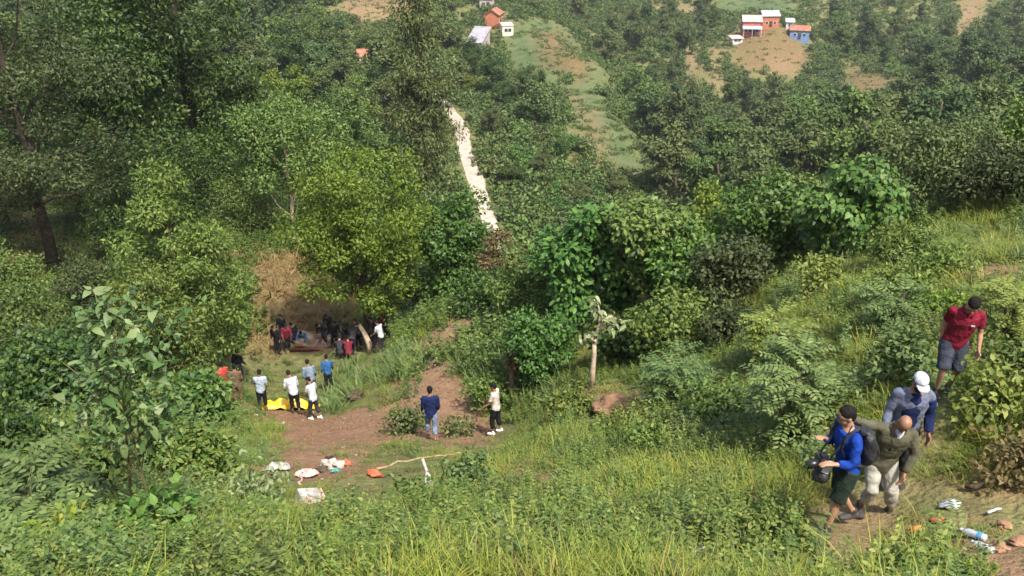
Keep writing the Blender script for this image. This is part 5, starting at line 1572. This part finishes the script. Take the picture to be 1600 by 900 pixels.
M['darkmetal'] = noise_mat('dark_metal', (.02, .02, .022), (.07, .07, .075), 4, .5, .5, .4, 9, .3)

def lump(name, label, cat, px, Z, r3, mat, seed, rz=0.0, sink=.25, group=None):
    r = np.random.default_rng(seed)
    bm = bmesh.new(); bmesh.ops.create_icosphere(bm, subdivisions=4, radius=1.0)
    for v in bm.verts:
        c = v.co
        f = 1 + .55 * (float(fbm(np.array(c.x * 1.3 + seed), np.array(c.y * 1.3 + c.z * 1.7), 3)) - .5) * 2
        f += .22 * (float(fbm(np.array(c.x * 4.1 + seed), np.array(c.y * 4.1 + c.z * 5.3), 3)) - .5) * 2
        v.co = Vector((c.x * r3[0] * f, c.y * r3[1] * f, c.z * r3[2] * f))
    me = bpy.data.meshes.new(name); bm.to_mesh(me); bm.free()
    me.polygons.foreach_set("use_smooth", np.ones(len(me.polygons), bool)); me.materials.append(mat)
    p = on(px, Z); SPOTS.append((p[0], p[1], max(r3) + .1)); p = p + (0, 0, r3[2] * (1 - sink))
    return tag(mobj(name, me, None, p, (0, 0, rz)), label, cat, group)

def stick(name, label, cat, a, b, r0, r1, mat, n=7, amp=.02, lift=.06, group=None):
    A, B = on(*a), on(*b)
    for t_ in (0, .33, .66, 1): SPOTS.append((A[0] + (B[0] - A[0]) * t_, A[1] + (B[1] - A[1]) * t_, .28))
    t = np.linspace(0, 1, n)[:, None]
    P = A * (1 - t) + B * t
    g = hz(P[:, 0], P[:, 1])
    P[:, 2] = np.maximum(P[:, 2], g) + lift
    P[1:-1] += rng.normal(0, amp, (n - 2, 3))
    V, F = tube_vf(P - A, np.linspace(r0, r1, n), 7)
    return tag(mobj(name, make_mesh(name, V, F, mat, smooth=True), None, A), label, cat, group)

def props():
    rag('tarpaulin', 'bright yellow plastic sheet spread on the soil between the people', 'sheet', 456, 32.9, 2.0, .9, .5, M['yellow'], 11, .12, 22)
    lump('rounded_boulder', 'dark rounded boulder at the edge of the blade crop', 'boulder', 555, 32.8, (.30, .24, .24), M['darkwood'], 3)
    # wreckage by the crowd
    e = empty('wreckage', on(503, 44.6)); tag(e, 'flat mangled dark red and tan wreckage lying among the crowd', 'wreckage')
    def panel(nm, c, d, rot, mat, seed):
        r = np.random.default_rng(seed); n = 8
        V = []
        for s in (1, -1):
            for i in range(n):
                for j in range(n):
                    V.append(((i / (n - 1) - .5) * d[0], (j / (n - 1) - .5) * d[1], s * d[2] / 2 + r.normal(0, .05) * (1 if s > 0 else 0) + .12 * math.sin(i * 1.1 + seed)))
        F = []
        m = n * n
        for i in range(n - 1):
            for j in range(n - 1):
                a = i * n + j; F += [(a, a + n, a + n + 1, a + 1), (m + a, m + a + 1, m + a + n + 1, m + a + n)]
        for i in range(n - 1):
            F += [(i, i + 1, m + i + 1, m + i), (n * (n - 1) + i, m + n * (n - 1) + i, m + n * (n - 1) + i + 1, n * (n - 1) + i + 1), (i * n, m + i * n, m + (i + 1) * n, (i + 1) * n), (i * n + n - 1, (i + 1) * n + n - 1, m + (i + 1) * n + n - 1, m + i * n + n - 1)]
        mobj(nm, make_mesh(nm, V, F, mat), e, c, rot)
    panel('side_panel', (-.1, -.1, .35), (2.2, 1.1, .10), (.15, .05, .1), M['tanpanel'], 1)
    panel('roof_panel', (.9, -.35, .2), (2.0, .8, .10), (.35, -.05, -.15), M['redmetal'], 2)
    for dx in (-1.2, 0, 1.2, 2.2): SPOTS.append((e.location[0] + dx, e.location[1], 1.0))
    panel('torn_panel', (1.9, .2, .5), (1.4, 1.0, .08), (.5, .4, .5), M['darkmetal'], 3)
    mb = MB(); mb.tube([(-1.4, -.6, .12), (-.3, -.65, .16), (.8, -.62, .13), (2.2, -.75, .2)], [.09, .09, .08, .07], 8); mb.build('beam', M['redmetal'], e, smooth=True)
    mb = MB(); mb.tube([(.2, .3, .3), (.5, .4, 1.0), (.9, .35, 1.25)], [.05, .05, .04], 7); mb.tube([(1.5, .3, .3), (1.3, .5, 1.0), (.9, .35, 1.25)], [.05, .05, .04], 7); mb.build('bent_frame', M['darkmetal'], e, smooth=True)
    # snapped trunk and stump
    e = empty('tree_snag', on(579, 42.0)); tag(e, 'pale snapped trunk leaning beside the dark olive jacket', 'trunk')
    mb = MB(); mb.tube([(0, 0, -.2), (-.05, 0, .5), (-.22, 0, 1.05), (-.36, 0, 1.35)], [.15, .14, .12, .09], 9); mb.build('log', M['palebark'], e, smooth=True)
    mb = MB()
    for k in range(6):
        a = k * 1.05; mb.tube([(-.36 + .05 * math.cos(a), .05 * math.sin(a), 1.28), (-.42 + .07 * math.cos(a), .07 * math.sin(a), 1.45 + .06 * (k % 3))], [.035, .006], 5)
    mb.build('splinters', M['palebark'], e)
    e = empty('tree_stump', on(800, 27.2)); tag(e, 'rough brown stump with a tuft of dead leaves left of the round shrub', 'stump')
    mb = MB(); mb.tube([(0, 0, -.2), (.01, 0, .4), (0, 0, .9), (.02, 0, 1.35), (0, 0, 1.5)], [.13, .10, .095, .11, .12], 9); mb.build('trunk', M['bark'], e, smooth=True)
    r = np.random.default_rng(91); n = 180; d = rdir(n, r)
    mobj('dead_leaves', leaf_mesh('dead_leaves', d * .18 * r.random((n, 1)) ** .4 + (0, 0, 1.5), d + (0, 0, -.4), rdir(n, r), r.uniform(.1, .2, n), r.uniform(.04, .08, n), M['brownleaf'], 'oval6', r=r), e)
    # litter field in the middle left
    rag('sack', 'white crumpled sack at the left of the litter', 'sack', 434, 18.9, .50, .40, .22, M['white_bag'], 21, .3)
    rag('cloth', 'pink cloth heap right of the white sack', 'cloth', 481, 18.2, .42, .36, .20, M['pink_cloth'], 22, -.2)
    rag('cloth', 'small red orange cloth on the soil above the litter', 'cloth', 541, 19.5, .26, .26, .13, M['redcloth'], 23)
    rag('cloth', 'bright orange cloth left of the long pole', 'cloth', 586, 17.6, .26, .25, .14, M['redcloth'], 24, .5)
    rag('plastic_scrap', 'small teal plastic scrap between the pink and orange cloths', 'plastic', 524, 18.3, .2, .2, .1, M['teal'], 25)
    e = empty('cardboard_box', on(482, 14.6), .45); SPOTS.append((e.location[0], e.location[1], .4)); tag(e, 'white and pink striped box lying on the litter slope', 'box')
    mb = MB(); mb.box((0, 0, .11), (.34, .22, .2), 0, rotm('Y', 16)); mb.build('carton', M['white_bag'], e)
    mb = MB(); mb.box((-.02, -.118, .11), (.10, .012, .17), 0, rotm('Y', 16)); mb.build('pink_stripe', M['pink_cloth'], e)
    mb = MB(); mb.box((.20, 0, .06), (.03, .23, .16), 0, rotm('Y', 35)); mb.build('flap', M['pink_cloth'], e)
    stick('wooden_pole', 'long pale wooden pole lying across the grass', 'pole', (590, 17.2), (682, 18.6), .022, .017, M['wood'], lift=.3)
    stick('wooden_pole', 'short pale stick at the right end of the long pole', 'pole', (680, 18.4), (722, 18.8), .018, .014, M['wood'], lift=.3)
    stick('broken_post', 'short reddish broken post in the soil above the litter', 'post', (512, 20.4), (526, 19.6), .05, .04, M['bark'], lift=.22)
    stick('twig', 'small pale twig below the orange cloth', 'twig', (545, 15.8), (556, 16.5), .018, .012, M['wood'], lift=.12)
    e = empty('torn_cloth', on(668, 15.6)); tag(e, 'long white torn cloth strip hanging in the grass below the pole', 'cloth')
    mb = MB(); mb.tube([(-.09, .22, .40), (-.05, .14, .33), (.0, .05, .25), (.03, -.06, .15), (.05, -.16, .07)], [(.03, .012), (.028, .014), (.036, .016), (.075, .03), (.05, .02)], 9, True, (1, 0, 0)); mb.tube([(.02, -.02, .2), (.09, -.06, .12), (.11, -.12, .05)], [(.02, .01), (.035, .012), (.02, .01)], 7, True, (1, 0, 0)); fuse(mb, 'strip', M['white_bag'], e, .011, .012)
    stick('pink_rope', 'pink hanging strap below the pink cloth', 'strap', (471, 16.4), (474, 17.9), .02, .02, M['pink_cloth'], lift=.16)
    lump('clod', 'dark hollow clod of earth beside the pink cloth', 'earth clod', 503, 18.6, (.13, .10, .08), M['darkwood'], 31)
    for i, (px, Z, s) in enumerate([(520, 19.0, .16), (508, 19.4, .12), (532, 18.9, .13), (385, 30.5, .1), (400, 30.0, .08), (443, 29.4, .07)]):
        lump('stone', ['reddish stone right of the dark clod', 'small reddish stone above the dark clod', 'reddish stone left of the red orange cloth', 'white pebble under the person in brown', 'white pebble left of the pale blue shirt', 'pale pebble on the soil below the yellow sheet'][i],
             'stone', px, Z, (s, s * .8, s * .7), M['rock'] if i > 2 else M['pink_cloth'] if False else M['rock'], 40 + i, group='stones on the soil')
    lump('earth_mound', 'bare red earth mound under the snapped tree', 'earth mound', 962, 21.0, (.55, .45, .20), noise_mat('mound_earth', (.16, .085, .05), (.30, .17, .10), 4, .95, .1, .8, 9), 51, sink=.45)
    lump('flat_stone', 'pale flat stone standing in the grass at the bottom edge', 'stone', 1089, 9.55, (.085, .04, .13), M['rock'], 52, .3, .1)
    # litter by the path at right
    wp = M['white_plastic']
    rag('wrapper', 'white crumpled wrapper beside the path right of the orange scraps', 'wrapper', 1483, 10.55, .22, .13, .09, wp, 61, -.7, lift=.04)
    rag('orange_scrap', 'orange scrap right next to the white wrapper', 'scrap', 1463, 10.4, .13, .10, .06, M['orange'], 62, .4, lift=.04)
    rag('orange_scrap', 'wider orange scrap in the grass left of the other scrap', 'scrap', 1432, 10.25, .19, .09, .06, M['orange'], 63, -.1, lift=.04)
    stick('stick', 'short white stick on the bare soil at right', 'stick', (1541, 10.2), (1562, 10.25), .018, .014, wp, lift=.06, amp=.004)
    stick('fallen_log', 'thin dark fallen branch along the top of the bare soil', 'branch', (1505, 10.8), (1600, 10.6), .035, .02, M['darkwood'], lift=.10)
    def bottle(label, px, Z, rz, col, length=.26):
        q_ = on(px, Z); SPOTS.append((q_[0], q_[1], .3)); e = empty('plastic_bottle', q_ + (0, 0, .06), rz); e.rotation_euler[1] = .25; tag(e, label, 'bottle', 'bottles on the bare soil')
        s = length / .26
        mb = MB(); mb.tube(np.array([(-.115, 0, 0), (-.11, 0, 0), (-.03, 0, 0), (-.02, 0, 0), (.05, 0, 0), (.085, 0, 0), (.105, 0, 0)]) * s, [.03 * s, .036 * s, .036 * s, .033 * s, .036 * s, .022 * s, .013 * s], 14); mb.build('bottle_body', M['clear'], e, smooth=True)
        mb = MB(); mb.tube(np.array([(.105, 0, 0), (.13, 0, 0)]) * s, [.016 * s] * 2, 12); mb.build('cap', M['white_plastic'], e)
        mb = MB(); mb.tube(np.array([(-.085, 0, 0), (-.035, 0, 0)]) * s, [.0372 * s] * 2, 14, False); mb.build('label_band', M[col], e, smooth=True)
    m_, nt, nd, lk, bs = new_mat('clear_plastic'); bs.inputs["Base Color"].default_value = (.75, .79, .84, 1); bs.inputs["Roughness"].default_value = .12; bs.inputs["Transmission Weight"].default_value = .55; bs.inputs["IOR"].default_value = 1.2
    M['clear'] = m_
    M['bluelabel'] = noise_mat('blue_label', (.05, .18, .40), (.12, .34, .55), 20, .5, .4)
    bottle('clear plastic bottle with a blue label on the bare soil', 1520, 9.75, R(125), 'bluelabel', .30)
    bottle('crushed grey plastic bottle below the blue labelled bottle', 1534, 9.35, R(118), 'white_plastic', .26)
    for i, (px, Z) in enumerate([(1570, 9.9), (1590, 9.4), (1562, 9.3)]):
        lump('clod', ['reddish earth clod right of the blue labelled bottle', 'earth clod at the right edge of the bare soil', 'small earth clod beside the crushed bottle'][i], 'earth clod', px, Z, (.09, .07, .045), noise_mat('clod_earth', (.18, .10, .06), (.32, .19, .12), 6, .95, .1, .8, 14), 70 + i, group='clods on the bare soil')
props()

# ------------------------------------------------------------------ far houses
M['tin'] = noise_mat('grey_tin_roof', (.20, .19, .21), (.32, .30, .33), .8, .5, .4)
M['paletin'] = noise_mat('pale_tin_roof', (.24, .27, .28), (.38, .41, .41), .8, .5, .4)
M['pinkroof'] = noise_mat('pale_pink_roof', (.34, .25, .21), (.46, .36, .31), .5, .7, .2)
M['brick'] = noise_mat('red_brick', (.34, .11, .06), (.46, .18, .10), 2, .85, .2)
M['redwall'] = noise_mat('red_wall', (.36, .10, .09), (.48, .18, .15), 1, .85, .2)
M['greywall'] = noise_mat('grey_wall', (.30, .26, .23), (.42, .37, .33), 1, .85, .2)
M['cream'] = noise_mat('cream_wall', (.60, .52, .38), (.74, .66, .52), 1, .85, .2)
M['whitewall'] = noise_mat('whitewash', (.42, .41, .39), (.58, .57, .54), 1, .85, .2)
M['bluepaint'] = noise_mat('blue_paint', (.10, .17, .34), (.17, .27, .44), 1, .7, .3)
M['tileroof'] = noise_mat('orange_tile_roof', (.20, .085, .05), (.32, .15, .095), 1.0, .85, .2)
M['darkopening'] = noise_mat('dark_glass', (.02, .02, .025), (.06, .06, .07), 2, .2, .5)

def house(label, px, Z, rz, L, W, H, rh, wall, roof, name='house', wins=3, door=True, over=.35, mono=False, porch=None, floors=1):
    e = empty(name, on(px, Z), rz); e.scale = (.92, .92, .92); tag(e, label, 'house')
    mb = MB()
    top = [(-L / 2, -W / 2, H), (L / 2, -W / 2, H), (L / 2, W / 2, H + (rh if mono else 0)), (-L / 2, W / 2, H + (rh if mono else 0))]
    V = [(-L / 2, -W / 2, -1.5), (L / 2, -W / 2, -1.5), (L / 2, W / 2, -1.5), (-L / 2, W / 2, -1.5)] + top
    F = [(0, 1, 5, 4), (1, 2, 6, 5), (2, 3, 7, 6), (3, 0, 4, 7)]
    if not mono:
        V += [(-L / 2, 0, H + rh), (L / 2, 0, H + rh)]
        F += [(5, 6, 9), (7, 4, 8), (4, 5, 9, 8), (6, 7, 8, 9)]
    else:
        F += [(4, 5, 6, 7)]
    mb.add(V, F); mb.build('wall', M[wall], e)
    o = over
    def slab(mb, y0, z0, y1, z1):
        x = L / 2 + o; t = .12
        mb.add([(-x, y0, z0), (x, y0, z0), (x, y1, z1), (-x, y1, z1), (-x, y0, z0 + t), (x, y0, z0 + t), (x, y1, z1 + t), (-x, y1, z1 + t)],
               [(0, 3, 2, 1), (4, 5, 6, 7), (0, 1, 5, 4), (1, 2, 6, 5), (2, 3, 7, 6), (3, 0, 4, 7)])
    k = rh / (W / 2) if not mono else rh / W
    mb = MB()
    if mono:
        slab(mb, -W / 2 - o, H - k * o + .03, W / 2 + o, H + rh + k * o + .03)
    else:
        slab(mb, -W / 2 - o, H - k * o + .03, 0, H + rh + .03)
        slab(mb, W / 2 + o, H - k * o + .03, 0, H + rh + .03)
    rf = mb.build('roof', M[roof], e)
    mb = MB()
    if not mono:
        mb.tube([(-L / 2 - o, 0, H + rh + .14), (L / 2 + o, 0, H + rh + .14)], [.12, .12], 6); mb.build('ridge_cap', M[roof], rf)
    for f in range(floors):
        zf = f * 2.6
        for i in range(wins):
            x = -L / 2 + L * (i + 1) / (wins + 1)
            if door and f == 0 and i == wins // 2:
                mb = MB(); mb.box((x, -W / 2 - .03, 1.0), (1.0, .08, 2.0)); mb.build('door', M['darkwood'], e)
                continue
            mb = MB(); mb.box((x, -W / 2 - .03, zf + 1.5), (1.1, .08, 1.1)); w = mb.build('window', M['whitewall'] if wall != 'whitewall' else M['bluepaint'], e)
            mb = MB(); mb.box((x, -W / 2 - .08, zf + 1.5), (.85, .05, .85)); mb.build('pane', M['darkopening'], w)
    if porch:
        mb = MB(); d = porch[0]
        mb.add([(-L / 2 - .2, -W / 2 - d, porch[1]), (L / 2 + .2, -W / 2 - d, porch[1]), (L / 2 + .2, -W / 2 + .02, porch[1] + .7), (-L / 2 - .2, -W / 2 + .02, porch[1] + .7),
                (-L / 2 - .2, -W / 2 - d, porch[1] + .1), (L / 2 + .2, -W / 2 - d, porch[1] + .1), (L / 2 + .2, -W / 2 + .02, porch[1] + .8), (-L / 2 - .2, -W / 2 + .02, porch[1] + .8)],
               [(0, 3, 2, 1), (4, 5, 6, 7), (0, 1, 5, 4), (1, 2, 6, 5), (2, 3, 7, 6), (3, 0, 4, 7)])
        mb.build('porch_roof', M[porch[2]], e)
        for sx in (-1, 0, 1):
            mb = MB(); mb.tube([(sx * L / 2 * .95, -W / 2 - d + .15, -1.2), (sx * L / 2 * .95, -W / 2 - d + .15, porch[1] + .05)], [.09, .09], 6); mb.build('porch_post', M['whitewall'], e)
    return e

house('red walled house with a pale pink roof at the left of the far village', 1172, 285, R(-6), 6.2, 5.5, 4.6, 1.5, 'redwall', 'pinkroof', wins=4, floors=1, porch=(2.2, 2.3, 'paletin'))
house('brick house with a pale tin roof in the middle of the far village', 1200, 288, R(4), 5.8, 5.0, 3.8, 1.3, 'brick', 'paletin', wins=3)
house('white and blue house with a reddish roof at the right of the far village', 1248, 285, R(-14), 6.4, 4.6, 3.0, 1.2, 'bluepaint', 'tileroof', wins=3)
house('low white shed beside the red walled house in the far village', 1149, 282, R(10), 3.8, 3.0, 1.9, .5, 'whitewall', 'pinkroof', name='shed', wins=2, door=False, mono=True)
house('small white hut between the brick and blue village houses', 1233, 288, R(-10), 2.6, 2.6, 2.4, .7, 'whitewall', 'paletin', name='hut', wins=1, door=False, mono=True)
house('long shed with a grey tin roof on the spur above the fields', 748, 231, R(-22), 4.4, 6.0, 2.0, 3.0, 'greywall', 'tin', name='shed', wins=2, mono=True)
house('brick house with an orange tiled roof at the top of the spur', 772, 243, R(78), 6.0, 4.2, 3.2, 1.3, 'brick', 'tileroof', wins=3)
house('house with a blue roof at the top picture edge above the tiled house', 761, 254, R(-10), 4.0, 3.4, 3.2, .8, 'greywall', 'bluepaint', wins=2)
house('small cream hut with a flat roof right of the tiled house', 792, 238, R(10), 3.2, 3.6, 2.6, .4, 'cream', 'greywall', name='hut', wins=2, door=False, mono=True, over=.15)
house('small house with an orange roof among the trees at upper left', 573, 178, R(20), 3.6, 3.0, 2.4, 1.0, 'cream', 'tileroof', wins=2)
house('small pale house half hidden among the trees left of the dirt road', 617, 152, R(-15), 3.4, 2.6, 2.0, .7, 'greywall', 'tin', wins=2)

finish_queue()

# ------------------------------------------------------------------ ground cover last, kept off people and litter
cover()
crop()
field_crop()
clods()

# ------------------------------------------------------------------ thin valley haze
def haze():
    me = MB().box((0, 0, 0), (2000, 2000, 1)).mesh("haze", None)
    zs = np.array([v.co.z for v in bpy.data.objects["hillside"].data.vertices])
    lo, hi = float(zs.min()) - 1.5, max(float(zs.max()), 12.0) + 2.0
    o = mobj("haze", me, None, (0, 0, (lo + hi) / 2), (0, 0, 0), (1, 1, hi - lo))
    m_ = bpy.data.materials.new("thin_haze"); m_.use_nodes = True
    nt = m_.node_tree; nt.nodes.clear()
    pv = nt.nodes.new("ShaderNodeVolumePrincipled"); out = nt.nodes.new("ShaderNodeOutputMaterial")
    pv.inputs["Color"].default_value = (.95, .97, 1.0, 1); pv.inputs["Density"].default_value = HAZE
    pv.inputs["Anisotropy"].default_value = .2
    nt.links.new(pv.outputs[0], out.inputs["Volume"])
    me.materials.append(m_)
    tag(o, "thin pale haze filling the valley air", kind="stuff")
    print("haze z", lo, hi)
HAZE = 0.00017
haze()
